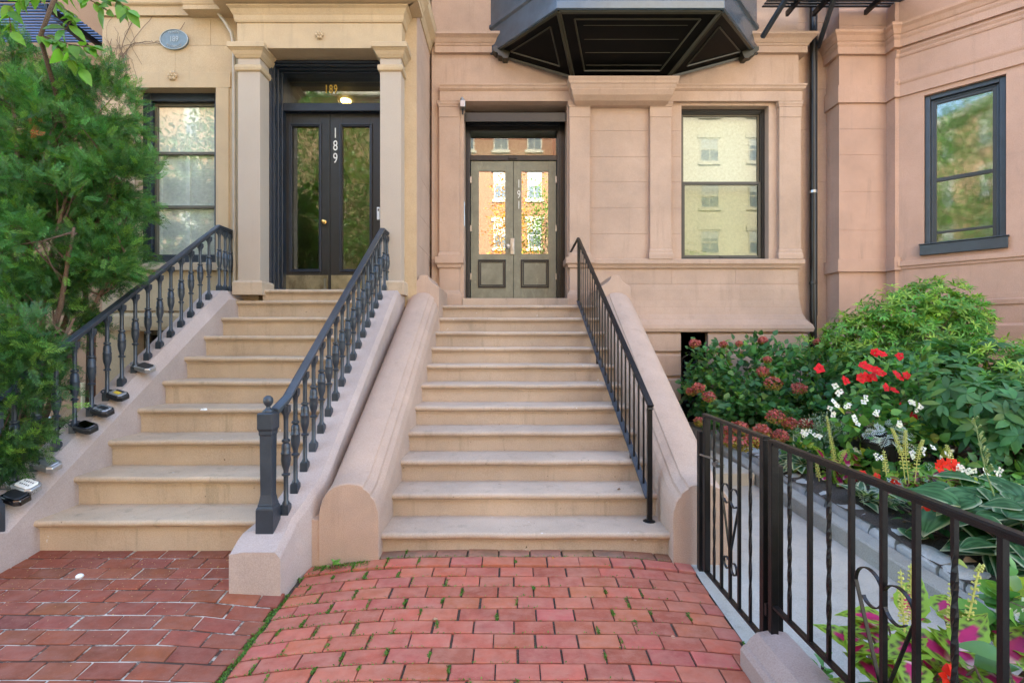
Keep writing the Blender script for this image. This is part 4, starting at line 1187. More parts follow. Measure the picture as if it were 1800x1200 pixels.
# leafy climber / sapling crossing the upper left corner
sap = thing('sapling', 'bright green broad leaved sapling arching across the top of the yew', 'tree', (-3.75, 3.9, .2))
ys = 4.0
q = lambda px_, py_, yy=ys: Vector((X(px_, yy), yy, Z(py_, yy)))
mb = MB(); mb.tube([(-3.95, 4.7, .2), (-4.05, 4.85, 1.6), (-4.0, 4.6, 3.3), q(70, 66, 4.0), q(95, 0, 3.9), q(104, -40, 3.9)], [.022, .02, .018, .016, .015, .014], 8)
paths = [[q(104, -40), q(60, -10), q(15, 15), q(20, 60)], [q(95, 0), q(130, 30), q(110, 60)], [q(100, -20), q(150, -5), q(190, 20)], [q(72, 62), q(100, 80), q(125, 105), q(148, 128, 4.1)], [q(104, -40), q(170, -12), q(215, 8), q(228, 20)], [q(72, 62), q(120, 78), q(160, 84)]]
lt, ld = [], []
for p_ in paths:
    mb.tube(p_, [.006, .005, .004, .003][:len(p_)], 5)
    for a, b in zip(p_[:-1], p_[1:]):
        for _ in range(7): lt.append(a.lerp(b, R.random())); ld.append(((b - a).normalized() * .6 + Vector((R.uniform(-.8, .8), R.uniform(-.8, .3), R.uniform(-.9, .35)))))
mb.build('stem', 'twig', sap, smooth=True)
n = len(lt); T = np.array([tuple(p) for p in lt]); dv = np.array([tuple(p) for p in ld])
cb = cols(n, (.12, .27, .03), .35, .12)
scatter('foliage', leaf_t(1, .30, .2, .3, 4, .75), frames(dv, rnd(n, .5) + np.array([0, -.7, .8]), RN.uniform(.08, .15, n)), T, cb, 'leaf', sap)

# dry creeper on the tan wall
mb = MB(); yv = Q - .012
def vine(pts, r=.004):
    p = []
    for (a, b), (c, d) in zip(pts[:-1], pts[1:]):
        for u in np.linspace(0, 1, 5)[:-1]: p.append((a + (c - a) * u + R.uniform(-2.5, 2.5), b + (d - b) * u + R.uniform(-2.5, 2.5)))
    p.append(pts[-1]); mb.tube([(X(a, yv), yv - R.uniform(0, .008), Z(b, yv)) for a, b in p], r, 4)
vine([(207, 160), (206, 110), (230, 78), (265, 74)]); vine([(265, 74), (285, 76), (310, 60), (325, 40)]); vine([(205, 150), (212, 90), (230, 40), (255, 10)]); vine([(206, 120), (215, 105), (240, 65), (268, 30)], .003)
vine([(185, 90), (205, 84), (235, 76), (283, 78)], .003)
for k in range(26):
    a, b = R.uniform(183, 235), R.uniform(28, 120); vine([(a, b), (a + R.uniform(-14, 18), b + R.uniform(12, 45)), (a + R.uniform(-18, 22), b + R.uniform(30, 80))], .0022)
for k in range(10): a = R.uniform(205, 218); vine([(a, 95), (a + R.uniform(-6, 6), 130), (a + R.uniform(-8, 14), 165)], .0025)
tag(mb.build('dry_creeper', 'vine', None, org=(X(205, yv), yv, 4)), 'dry leafless brown creeper clinging to the tan wall left of the oval plaque', 'creeper')

# ------------------------------------------------------------------ shrubs on the right
def bush(name, label, cat, base, ells, nc, per, tpl, size, pal, mat, sig=.06, sh=.5, stem_n=14, stem_r=.008, upb=.35, group=None, flat=.5):
    t = thing(name, label, cat, base, group)
    cc, dd, wh = clumps(ells, nc, sh)
    cc[:, 2] = np.maximum(cc[:, 2], base[2] + .04)
    ci = np.repeat(np.arange(nc), per); n = len(ci)
    d = unit(dd[ci] * .8 + rnd(n, .6) + np.array([0, -.15, upb]))
    T = cc[ci] + rnd(n, sig)
    br = RN.uniform(.65, 1.3, nc)
    C = np.zeros((n, 3)); pick = RN.choice(len(pal), n, p=[q[3] for q in pal])
    for i, q_ in enumerate(pal): C[pick == i] = cols((pick == i).sum(), q_[:3], .22, .1)
    C *= br[ci][:, None]
    scatter('foliage', tpl, frames(d, rnd(n, flat) + np.array([0, -.35, 1]), RN.uniform(size * .65, size * 1.2, n)), T, C, mat, t)
    if stem_n: stems('branches', base, cc[RN.choice(nc, stem_n)], stem_r, 'twig', t)
    return t, cc, dd


hyd, cc, dd = bush('hydrangea', 'hydrangea bush with faded pink and rust mophead blooms by the lattice window', 'shrub', (3.0, 6.3, .35),
                   [(2.95, 6.35, .95, .62, .5, .62), (3.45, 6.2, .95, .7, .5, .6), (2.75, 5.9, .72, .42, .4, .42), (3.2, 5.7, .68, .5, .4, .4), (3.7, 5.9, .9, .5, .4, .55), (2.55, 6.6, 1.0, .28, .3, .6)],
                   430, 11, leaf_t(1, .36, .18, .25, 4, .8), .092, [(.072, .20, .065, .55), (.10, .25, .075, .3), (.18, .32, .07, .15)], 'leaf', .06, .55, 30, .006, .3)
floret = (np.array([(-.5, 0, 0), (0, -.5, .05), (.5, 0, 0), (0, .5, .05)]), [(0, 1, 2, 3)], np.ones((4, 3)))
def mophead(px_, py_, Y, r, green, par):
    c = np.array([X(px_, Y), Y, Z(py_, Y)]); n = 260
    d = unit(rnd(n)); rr = RN.uniform(.72, 1.05, (n, 1)); T = c + d * rr * r * np.array([1.05, 1, .85])
    low = d[:, 2] < RN.uniform(-.9, .3, n) + green - .3
    C = cols(n, (.44, .125, .105), .35, .2); C[low] = cols(low.sum(), (.30, .24, .05), .3, .15)
    scatter('flower_head', floret, frames(unit(rnd(n)), d + rnd(n, .35), RN.uniform(.018, .028, n)), T, C, 'petal', par)
for a, b, Y, r, g in ((1221, 604, 6.3, .066, .1), (1271, 605, 6.5, .045, .1), (1299, 604, 6.5, .04, .3), (1341, 598, 6.5, .055, -.2), (1437, 601, 6.4, .05, .1), (1341, 653, 6.0, .07, .3), (1349, 632, 6.1, .045, .3), (1359, 674, 5.8, .092, .45), (1405, 683, 5.8, .08, .2), (1216, 688, 5.9, .06, .2), (1228, 681, 5.8, .065, .1), (1246, 697, 5.7, .068, .15),
                       (1363, 733, 5.3, .088, .35), (1388, 744, 5.3, .072, .1), (1416, 745, 5.4, .07, .1), (1340, 758, 5.1, .085, .2), (1299, 752, 5.1, .08, .25), (1372, 766, 5.1, .072, .0), (1284, 775, 5.0, .07, .5), (1308, 780, 5.0, .085, .75), (1325, 772, 5.0, .075, .7), (1229, 741, 5.5, .055, .8), (1280, 757, 5.2, .06, .2), (1336, 780, 5.0, .06, .5)):
    mophead(a, b, Y - .28, r * .97, g, hyd)
# tall hydrangea shoots above the bush
def pieris(label, base, ells, n, size):
    t = thing('pieris_shrub', label, 'shrub', base)
    cc, dd, wh = clumps(ells, n, .55)
    ax = unit(dd + np.array([0, -.1, .9]) + rnd(n, .25))
    Ms, T, W_ = rosettes(cc, ax, 9, size, .35, .3)
    tone = RN.random(n); br = RN.uniform(.75, 1.25, n)
    C = np.where((tone[W_] < .4)[:, None], cols(len(W_), (.29, .44, .07), .2, .08), cols(len(W_), (.13, .31, .06), .25, .1)) * br[W_][:, None]
    scatter('foliage', leaf_t(1, .125, .3, .25, 3, .9), Ms, T, C, 'leaf', t)
    stems('branches', base, cc[RN.choice(n, 24)], .009, 'twig', t)
    return t
pieris('tall yellow green pieris shrub in front of the angled bay', (4.35, 5.95, .33),
       [(4.2, 5.9, 1.5, .42, .4, .42), (4.75, 5.7, 1.75, .52, .4, .48), (4.4, 5.8, 1.85, .4, .35, .32), (5.0, 5.7, 1.5, .38, .35, .4), (4.5, 5.8, 1.2, .7, .4, .4), (4.9, 5.75, 1.98, .3, .25, .28), (3.95, 5.9, 1.55, .3, .3, .32), (5.15, 5.75, 1.75, .25, .25, .3)], 1500, .08)
pieris('low yellow green pieris at the right edge below the bay wall', (4.75, 4.95, .3), [(4.75, 4.95, 1.25, .42, .35, .33), (5.2, 4.9, 1.2, .4, .4, .4)], 420, .075)
pieris('small chartreuse pieris tuft between the hydrangea and the rhododendron', (3.85, 6.35, .35), [(3.85, 6.35, 1.35, .35, .25, .28), (4.1, 6.2, 1.3, .3, .25, .25)], 130, .08)
def rhodo(label, base, ells, n, size, sh=.6):
    t = thing('rhododendron', label, 'shrub', base)
    cc, dd, wh = clumps(ells, n, sh)
    ax = unit(dd * .9 + np.array([0, -.25, .8]) + rnd(n, .25))
    Ms, T, W_ = rosettes(cc, ax, 8, size, .12, .28)
    br = RN.uniform(.65, 1.25, n)
    C = cols(len(W_), (.075, .19, .062), .25, .12) * br[W_][:, None]
    y_ = RN.random(len(W_)) < .1; C[y_] = cols(y_.sum(), (.13, .22, .05), .2, .1)
    scatter('foliage', leaf_t(1, .22, .2, .3, 5, .95), Ms, T, C, 'waxleaf', t)
    stems('branches', base, cc[RN.choice(n, 26)], .013, 'twig', t)
rhodo('dark green rhododendron behind the red mandevilla', (4.35, 5.1, .3), [(4.2, 5.1, 1.1, .55, .45, .48), (4.75, 5.0, 1.12, .6, .45, .45), (3.75, 5.2, 1.15, .4, .3, .38), (5.3, 4.9, 1.0, .5, .5, .5)], 340, .118)
rhodo('nearer rhododendron with long drooping leaves at the right edge', (4.0, 4.2, .26), [(3.85, 4.15, .98, .42, .35, .25), (4.2, 4.05, 1.0, .45, .4, .3), (4.0, 4.0, .78, .4, .3, .2), (4.5, 4.1, .8, .4, .4, .35)], 190, .122)

# ------------------------------------------------------------------ pot, mandevilla, begonias
pot = thing('planter_pot', 'dark round planter pot under the white begonias', 'pot', (3.42, 4.62, .28))
MB().lathe([(.20, 0), (.225, .02), (.235, .06), (.225, .08), (.26, .30), (.275, .36), (.30, .37), (.30, .42), (.27, .42), (.25, .38), (.001, .37)], 3.42, 4.62, .26, 28).build('bowl', 'pot', pot, smooth=35)
mb = MB()
for k in range(26):
    a = 2 * PI * k / 26; mb.tube([(3.42 + .235 * math.cos(a), 4.62 + .235 * math.sin(a), .37), (3.42 + .268 * math.cos(a), 4.62 + .268 * math.sin(a), .58)], .008, 5)
mb.build('rib', 'pot', pot)
man, cc, dd = bush('mandevilla', 'mandevilla climber full of scarlet trumpet flowers in the dark pot', 'flowering plant', (3.5, 4.68, .63),
                   [(3.55, 4.75, 1.05, .33, .25, .32), (3.35, 4.7, 1.1, .22, .2, .22), (3.75, 4.7, 1.15, .25, .2, .28)], 85, 7, leaf_t(1, .25, .2, .3, 4, .85), .085, [(.075, .21, .05, .7), (.15, .30, .06, .3)], 'leaf', .05, .4, 12, .006)
def petals(name, c, r, npet, col, par, mat='petal', face=(0, -1, .35), wid=.56, cup=.3, centre=None):
    c = np.array([c]); ax = unit(np.array([face]) + rnd(1, .25))
    Ms, T, W_ = rosettes(c, ax, npet, r, cup, .08)
    V, f, s = leaf_t(1, wid, -.15, .25, 3, .62)
    C = cols(len(W_), col, .15, .05)
    return scatter(name, (V, f, s), Ms, T, C, mat, par)
for a, b in ((1538, 620), (1549, 621), (1582, 625), (1518, 642), (1531, 648), (1541, 650), (1549, 656), (1513, 664), (1523, 663), (1534, 662), (1576, 658), (1581, 662), (1593, 660), (1486, 668), (1558, 682), (1571, 685), (1584, 715), (1605, 732), (1441, 648)):
    Y = 4.42 + R.uniform(-.05, .1); petals('flower', (X(a, Y), Y, Z(b, Y)), R.uniform(.038, .046), 5, (.62, .012, .018), man)
def begonia(label, base, ells, nc, blooms, Y):
    t, cc, dd = bush('begonia', label, 'flowering plant', base, ells, nc, 7, leaf_t(1, .42, .15, .3, 4, .75), .085, [(.07, .20, .05, .55), (.14, .30, .05, .3), (.36, .44, .06, .15)], 'waxleaf', .05, .3, 8, .005)
    for a, b in blooms:
        y_ = Y + R.uniform(-.06, .06); c = (X(a, y_), y_, Z(b, y_))
        for _ in range(3): petals('flower', (c[0] + R.gauss(0, .022), c[1], c[2] + R.gauss(0, .018)), R.uniform(.016, .026), 4, (.78, .77, .70), t)
    return t
begonia('white begonia with glossy round leaves spilling from the dark pot', (3.38, 4.58, .63), [(3.15, 4.45, .82, .30, .22, .16), (3.5, 4.35, .72, .28, .2, .15), (3.75, 4.45, .75, .25, .2, .15)], 62,
        ((1478, 687), (1470, 712), (1489, 711), (1521, 707), (1538, 725), (1462, 722), (1503, 740), (1613, 717), (1602, 706), (1585, 742)), 4.2)
begonia('low white begonia in the bed behind the iron gate rail', (2.98, 4.85, .30), [(2.85, 4.9, .42, .25, .2, .14), (3.15, 4.6, .42, .28, .2, .13)], 44, ((1411, 762), (1437, 765), (1486, 792), (1505, 790), (1517, 795), (1498, 818), (1413, 758)), 4.55)
begonia('small white begonia beside the scarlet impatiens near the big hosta', (3.33, 3.7, .24), [(3.35, 3.62, .42, .24, .15, .12)], 26, ((1702, 826), (1752, 830), (1725, 830), (1688, 824)), 3.5)
# dusty miller
def miller(label, base, h, r, n=16, hang=False):
    t = thing('dusty_miller', label, 'plant', base)
    V, f, c = [], [], []
    def qd(p): b = len(V); V.extend(p); f.append((b, b + 1, b + 2, b + 3)); c.extend([(1, 1, 1)] * 4)
    qd([(-.02, 0, 0), (.02, 0, 0), (.012, 1, -.15), (-.012, 1, -.15)])
    for i in range(7):
        y_ = .2 + i * .12
        for s in (-1, 1):
            l = .34 * math.sin(PI * (.15 + i / 7.5)); 
            qd([(0, y_, -.02), (s * l * .6, y_ + .10, 0), (s * l, y_ + .22, .03), (s * l * .5, y_ + .02, 0)])
            qd([(s * l * .4, y_ + .06, 0), (s * l * .9, y_ + .02, .01), (s * l * 1.05, y_ + .06, .02), (s * l * .6, y_ + .11, 0)])
    tpl = (np.array(V), f, np.array(c))
    cen = np.array([base]) + np.concatenate([rnd(n, r * .35)[:, :2], RN.uniform(0, h * .6, (n, 1))], 1)
    d = unit(np.concatenate([rnd(n)[:, :2] * .9, RN.uniform(.1, 1, (n, 1)) * (-.5 if hang else 1)], 1) + np.array([0, -.35, 0]))
    scatter('foliage', tpl, frames(d, rnd(n, .3) + np.array([0, -.6, 1]), RN.uniform(.09, .14, n)), cen, cols(n, (.50, .57, .55), .12, .04), 'leaf', t)
    return t
miller('silver dusty miller hanging over the rim of the pot', (3.17, 4.28, .70), .25, .22, 22, True)
miller('silver dusty miller at the front of the bed by the small hosta', (2.93, 3.85, .25), .3, .22, 30)
miller('pale dusty miller behind the scarlet impatiens', (3.25, 4.0, .32), .2, .3, 18)
miller('small silvery plant tucked behind the gate hinge stile', (2.75, 5.15, .3), .15, .2, 8)
# diamond-frost mound
bush('euphorbia', 'airy pale green variegated mound in front of the hydrangea', 'plant', (3.1, 5.1, .3), [(3.1, 5.05, .62, .32, .25, .17)], 120, 14, leaf_t(1, .25, .1, .1, 2), .03, [(.42, .50, .34, .6), (.20, .32, .14, .4)], 'leaf', .03, .2, 6, .004, .5)
begonia('low white begonia filling the bed between the spiky coleus and the pot', (3.35, 4.2, .28), [(3.3, 4.15, .40, .3, .2, .12), (3.6, 4.0, .42, .3, .2, .13)], 46, ((1632, 790), (1660, 800), (1600, 800), (1545, 800)), 4.0)
bush('leafy_plant', 'low dark leafy filler plant under the rhododendron branches', 'plant', (3.9, 3.9, .27), [(3.8, 3.85, .42, .4, .25, .15), (4.3, 3.7, .42, .4, .3, .15)], 60, 9, leaf_t(1, .26, .2, .3, 4, .8), .1, [(.06, .17, .05, .7), (.12, .26, .05, .3)], 'leaf', .06, .3, 8, .006)
# variegated plants with patterned leaves
def pleaf(L_, W_, colf, seg=8, half=4, fold=.2, droop=.4, wav=.0, k=.7):
    v = []; f = []; c = []
    for i in range(seg + 1):
        t = i / seg
        for j_ in range(-half, half + 1):
            u = j_ / half; w = W_ * max(.03, shape(t, k)) * (1 + wav * math.sin(t * 40))
            v.append((u * w, t * L_, -droop * t * t * L_ + fold * abs(u) * w - .0 + wav * .5 * math.sin(t * 30) * abs(u) * w + (.018 * ((j_ % 2) * 2 - 1) if colf is hosta_c else 0)))
            c.append(colf(t, abs(u), u))
    wd = 2 * half + 1
    for i in range(seg):
        for j_ in range(wd - 1): a = i * wd + j_; f.append((a, a + 1, a + 1 + wd, a + wd))
    return np.array(v), f, np.array(c)
def hosta_c(t, u, s): return (.50, .52, .33) if (u > .84 or t > .95) else ((.085, .21, .085) if (int(u * 8 + t * 1.5) % 2) else (.038, .115, .042))
def hosta2_c(t, u, s): return (.56, .58, .38) if u > .72 or t > .93 else (.05, .13, .055)
def coleus_c(t, u, s):
    if t < .62 and u < .45 * (1 - t) + .10: return (.46, .016, .13) if t > .12 else (.70, .42, .48)
    if (int(t * 16 + u * 3) % 3 == 0) and u < .75: return (.07, .05, .02)
    return (.24, .40, .035)
def coleus2_c(t, u, s):
    if u < .5 and t < .8: return (.10, .028, .024) if (t > .1 and u > .06) else (.45, .13, .16)
    return (.20, .37, .05)
def plant(name, label, cat, base, tpl, n, size, tilt=(.1, 1.1), col=(1, 1, 1), mat='leaf', h=0, face=(0, -.25, 0), spread=.03, var=.15):
    t = thing(name, label, cat, base)
    an = RN.uniform(0, 2 * PI, n); el = RN.uniform(tilt[0], tilt[1], n)
    d = np.stack([np.cos(an) * np.cos(el), np.sin(an) * np.cos(el), np.sin(el)], 1) + np.array(face)
    up = np.stack([-np.cos(an) * np.sin(el) * .6, -np.sin(an) * np.sin(el) * .6 - .3, np.cos(el) + .4], 1) + rnd(n, .12)
    T = np.array([base]) + d * RN.uniform(.02, .25, (n, 1)) * size + np.concatenate([rnd(n, spread)[:, :2], RN.uniform(0, 1, (n, 1)) * h], 1)
    scatter('foliage', tpl, frames(d, up, size * RN.uniform(.65, 1.15, n)), T, cols(n, col, var, .04), mat, t)
    mb = MB()
    for i in range(min(n, 24)): mb.tube([base, tuple(T[i])], [.005, .004], 5)
    mb.build('stem', 'twig', t)
    return t
ht = pleaf(1, .42, hosta_c, 9, 6, .12, .6, 0, .72)
V, f_, c_ = ht
big = plant('hosta', 'large hosta mound of ribbed blue green leaves edged in cream', 'plant', (3.12, 3.02, .2), ht, 160, .235, (-.1, .7), h=.36, spread=.24, face=(-.1, -.2, .05), mat='waxleaf')
plant('hosta', 'small white edged hosta behind the iron gate', 'plant', (2.78, 4.85, .28), pleaf(1, .30, hosta2_c, 6, 4, .15, .5), 26, .2, (.1, 1.2), h=.1)
plant('hosta', 'small white edged hosta beside the silver dusty miller at the kerb', 'plant', (2.80, 4.0, .25), pleaf(1, .26, hosta2_c, 6, 4, .15, .5), 22, .19, (.05, 1.1), h=.05)
mb = MB(); b = Vector((3.1, 3.2, .4)); tp = Vector((X(1712, 3.2), 3.2, Z(735, 3.2)))
mb.tube([b, b.lerp(tp, .5) + Vector((-.02, 0, 0)), tp], [.005, .004, .002], 5)
for i in range(26):
    p = b.lerp(tp, .45 + .55 * i / 26); a = R.uniform(0, 6.28); mb.tube([p, p + Vector((math.cos(a) * .022, math.sin(a) * .022, .03))], [.003, .007], 4)
mb.build('seed_stalk', plain('seed_stalk_green', (.20, .27, .08), .6), big)
ct = pleaf(1, .33, coleus_c, 12, 6, .15, .35, .06, .62); ct2 = pleaf(1, .33, coleus2_c, 10, 6, .15, .35, .06, .62)
def spike(par, pts, r=.02):
    mb = MB(); pts = [Vector(p) for p in pts]
    mb.tube(pts, [.0035] * (len(pts) - 1) + [.0015], 5)
    L_ = (pts[-1] - pts[0]).length; n = int(L_ / .019)
    for i in range(n):
        u = .18 + .82 * i / n; k = u * (len(pts) - 1); a_ = int(min(k, len(pts) - 2)); p = pts[a_].lerp(pts[a_ + 1], k - a_)
        for s in range(4):
            an = s * PI / 2 + i * .8; e = r * (1.25 - .75 * u)
            q_ = p + Vector((math.cos(an) * e, math.sin(an) * e, .004)); mb.tube([p, q_], [.0015, .0042], 4)
    mb.build('flower_spike', M.get('spike') or M.setdefault('spike', plain('spike_yellow_green', (.47, .47, .11), .6)), par)
c1 = plant('coleus', 'pink and lime coleus with yellow green spikes near the small hosta', 'plant', (2.93, 4.45, .26), ct, 30, .15, (.1, 1.2), h=.22, spread=.07)
W3 = lambda a, b, Y: (X(a, Y), Y, Z(b, Y))
spike(c1, [W3(1466, 835, 4.4), W3(1466, 800, 4.35), W3(1459, 765, 4.35), W3(1453, 730, 4.35)]); spike(c1, [W3(1440, 845, 4.4), W3(1437, 825, 4.35), W3(1434, 806, 4.35)]); spike(c1, [W3(1470, 820, 4.4), W3(1482, 800, 4.35), W3(1486, 790, 4.35)])
c2 = plant('coleus', 'maroon and green coleus with tall yellow green spikes behind the fence', 'plant', (3.02, 3.72, .24), ct2, 34, .17, (.0, 1.2), h=.3, spread=.08)
for p_ in (((1592, 850), (1585, 800), (1575, 770), (1567, 752)), ((1598, 850), (1592, 800), (1591, 775), (1592, 755)), ((1608, 850), (1612, 810), (1618, 785), (1623, 772)), ((1558, 835), (1556, 815), (1553, 790)), ((1672, 812), (1668, 795), (1663, 780))):
    spike(c2, [W3(a, b, 3.6) for a, b in p_])
c3 = plant('coleus', 'lime coleus with hot pink leaf centres just behind the scroll fence', 'plant', (1.50, 1.90, .1), ct, 52, .17, (-.1, 1.0), h=.34, spread=.10)
for p_ in (((1590, 1110), (1586, 1060), (1583, 1000)), ((1604, 1110), (1602, 1050), (1601, 990)), ((1672, 1120), (1672, 1070), (1672, 1020)), ((1692, 1125), (1706, 1070), (1720, 1005), (1727, 992))):
    spike(c3, [W3(a, b, 1.85) for a, b in p_], .016)
c4 = plant('coleus', 'second lime and magenta coleus nearest the lower right corner', 'plant', (1.72, 1.86, .1), ct, 48, .165, (-.1, 1.0), h=.34, spread=.09)
def impatiens(label, base, blooms, Y, n=40, r=.045):
    t = plant('impatiens', label, 'flowering plant', base, leaf_t(1, .27, .2, .35, 4, .75), n, .1, (-.1, 1.2), (.05, .145, .045), 'leaf', .16, spread=.1)
    for a, b in blooms: petals('flower', W3(a, b, Y), r * R.uniform(.85, 1.1), 5, (.72, .03, .012), t, wid=.5, cup=.15)
    return t
impatiens('scarlet impatiens low at the kerb edge behind the fence rail', (2.92, 3.42, .22), ((1640, 905), (1637, 888), (1622, 892), (1633, 885)), 3.3, 46)
impatiens('scarlet impatiens beside the large hosta', (3.42, 3.75, .25), ((1655, 815), (1664, 816), (1672, 813), (1676, 822), (1650, 822), (1682, 818)), 3.55, 40, .036)
impatiens('orange red impatiens half hidden between the spiky coleus and the kerb', (2.98, 4.05, .26), ((1519, 832), (1542, 836), (1578, 852), (1572, 846)), 3.85, 30, .036)
impatiens('scarlet impatiens below the coleus at the lower edge of the photo', (1.56, 1.72, .10), ((1668, 1190), (1675, 1183)), 1.68, 26, .036)
begonia('white begonia cut off by the right edge next to the coleus', (1.86, 1.88, .3), [(1.9, 1.9, .5, .1, .1, .1)], 12, ((1792, 1072), (1798, 1085), (1785, 1080)), 1.85)
plant('leafy_weed', 'broad green leafed plant in the lower right corner against the fence', 'plant', (1.62, 1.55, .1), leaf_t(1, .3, .15, .3, 5, .7), 22, .15, (.0, .9), (.09, .21, .06), 'leaf', .4, spread=.06)
plant('leafy_weed', 'small green weed sprouting between the coping and the path', 'plant', (1.42, 2.32, 0), leaf_t(1, .28, .2, .35, 4, .7), 8, .075, (.3, 1.3), (.10, .26, .06), 'leaf', .06, spread=.015)
plant('leafy_weed', 'tiny bright weed growing in the moss by the left cheek wall', 'plant', (-1.17, 3.33, .05), leaf_t(1, .28, .2, .35, 4, .7), 7, .05, (.2, 1.1), (.18, .38, .06), 'leaf', .02, spread=.01)
# moss in the joints of the hump and a green tuft at the wall foot
pts = []; 
for r in range(22):
    yj = 3.52 - .111 * r
    if yj < 1.6: break
    for k in range(620):
        x = R.uniform(-1.36, 1.2); m = noise.noise((x * 2.2, yj * 2.2, 7)); pr = .9 * math.exp(-(x + 1.36) * 1.6) + (.28 if m > .12 else 0) + (.5 if yj > 3.4 else 0)
        if R.random() < pr * .8: pts.append((x, yj + R.uniform(-.006, .006)))
    for i in range(13):
        xj = -1.36 + i * .213 + (r % 2) * .1065; m = noise.noise((xj * 2.2, yj * 2.2, 7)); pr = .95 * math.exp(-(xj + 1.36) * 1.0) + (.35 if m > .22 else 0.03)
        if R.random() < pr:
            s0 = R.uniform(0, .06); s1 = R.uniform(.03, .111)
            for k in range(int(25 + 70 * R.random())): pts.append((xj + R.uniform(-.006, .006), yj - min(.111, s0 + R.uniform(0, s1))))
for k in range(3200): yj = R.uniform(1.6, 3.3); pts.append((-1.368 + R.gauss(0, .012) - .01, yj)) if noise.noise((yj * 3, 1, 1)) > -.25 else None
for k in range(700): pts.append((R.uniform(-1.32, -.95), 3.39 - abs(R.gauss(0, .03))))
T = np.array([(x, y, zhump(x, y) + .001) for x, y in pts]); n = len(T)
scatter('moss', leaf_t(1, .3, .2, .2, 2), frames(rnd(n, .7) + np.array([0, 0, .5]), rnd(n), RN.uniform(.006, .014, n)), T, cols(n, (.10, .21, .035), .4, .2), 'leaf', None, 'stuff', (-.2, 3, 0))
# litter: mulch chips, dry leaves, seeds
n = 6000; xy = np.stack([RN.uniform(2.8, 6.2, n), RN.uniform(.6, 6, n)], 1)
T = np.array([(x, y, zsoil(x, y) + .006) for x, y in xy])
scatter('mulch_chips', leaf_t(1, .22, .1, .1, 2), frames(rnd(n) * np.array([1, 1, .25]), rnd(n, .4) + np.array([0, 0, 1]), RN.uniform(.015, .05, n)), T, cols(n, (.07, .045, .028), .5, .2), 'leaf', None, 'stuff', (3, 3, .2))
n = 420; xy = np.stack([RN.uniform(-3.4, -1.8, n), 3.45 - np.abs(RN.normal(0, .35, n))], 1)
T = np.array([(x, y, zl(x, y) + .004) for x, y in xy])
scatter('fallen_seeds', leaf_t(1, .4, .1, .1, 2), frames(rnd(n) * np.array([1, 1, .1]), rnd(n, .2) + np.array([0, 0, 1]), RN.uniform(.004, .009, n)), T, cols(n, (.45, .33, .13), .3, .1), 'leaf', None, 'stuff', (-2.5, 3.2, .05))
for lab, p, s, c in (('curled tan leaf lying in the mulch below the big hosta', (2.72, 2.97, .245), .08, (.30, .17, .10)), ('brown leaf lying near the kerb below the hosta', (2.78, 2.78, .235), .06, (.26, .15, .08)), ('tan fallen leaf on the concrete path by the kerb', (2.28, 2.95, .02), .06, (.34, .22, .13)),
                     ('small orange leaf on the top course of the brick path', (.27, 3.38, .085), .022, (.7, .33, .05)), ('yellow leaf scrap on the brick path near the gate', (1.14, 3.36, .03), .03, (.6, .42, .1)), ('pinkish leaf scrap on the right of the brick path', (.82, 2.62, .0), .035, (.55, .3, .2)),
                     ('tan leaf fragment left of the middle of the brick path', (-.42, 2.72, .035), .03, (.5, .36, .22)), ('brown leaf fragment on the second pink step by the railing', (.83, 3.86, .405), .03, (.16, .08, .04))):
    V, f, s_ = leaf_t(1, .35, .4, .3, 4)
    o = scatter('fallen_leaf', (V, f, s_), frames(np.array([[R.uniform(-1, 1), R.uniform(-1, 1), .1]]), np.array([[.1, -.2, 1]]), [s]), np.array([p]), np.array([c]), 'leaf', None, None, p)
    tag(o, lab, 'leaf')
# ------------------------------------------------------------------ small things
def oval_plaque():
    x, y, z = X(308, Q), Q - .02, zQ(71.5); rx, rz = .172, .124
    t = thing('plaque', 'oval blue grey plaque numbered 189 on the tan wall above the window', 'plaque', (x, Q, z))
    el = lambda k, yy: [(x + rx * k * math.cos(a), yy, z + rz * k * math.sin(a)) for a in np.linspace(0, 2 * PI, 49)[:-1]]
    MB().loft([el(1, Q - .002), el(1, y), el(.985, y - .003)]).build('plate', 'plaque', t)
    MB().loft([el(1.0, y - .002), el(1.0, y - .009), el(.975, y - .011), el(.95, y - .009), el(.945, y - .002)], cap=False).build('rim', 'plaque_hi', t)
    text('number', '189', 'plaque_hi', t, (x, y - .005, z + .002), .095, .8, .003)
    for word, rad, sgn in (('TRINITY', .70, 1), ('RESIDENCES', .70, -1)):
        n = len(word)
        for i, ch in enumerate(word):
            a = (PI / 2 - (i - (n - 1) / 2) * .165) if sgn > 0 else (-PI / 2 + (i - (n - 1) / 2) * .165)
            px_, pz_ = x + rx * rad * math.cos(a), z + rz * rad * math.sin(a)
            nx, nz = math.cos(a) / rx, math.sin(a) / rz; ang = math.atan2(nz, nx) - (PI / 2 if sgn > 0 else -PI / 2)
            text('lettering', ch, 'plaque_hi', t, (px_, y - .005, pz_), .042, .8, .003, (PI / 2, -ang, 0))
oval_plaque()
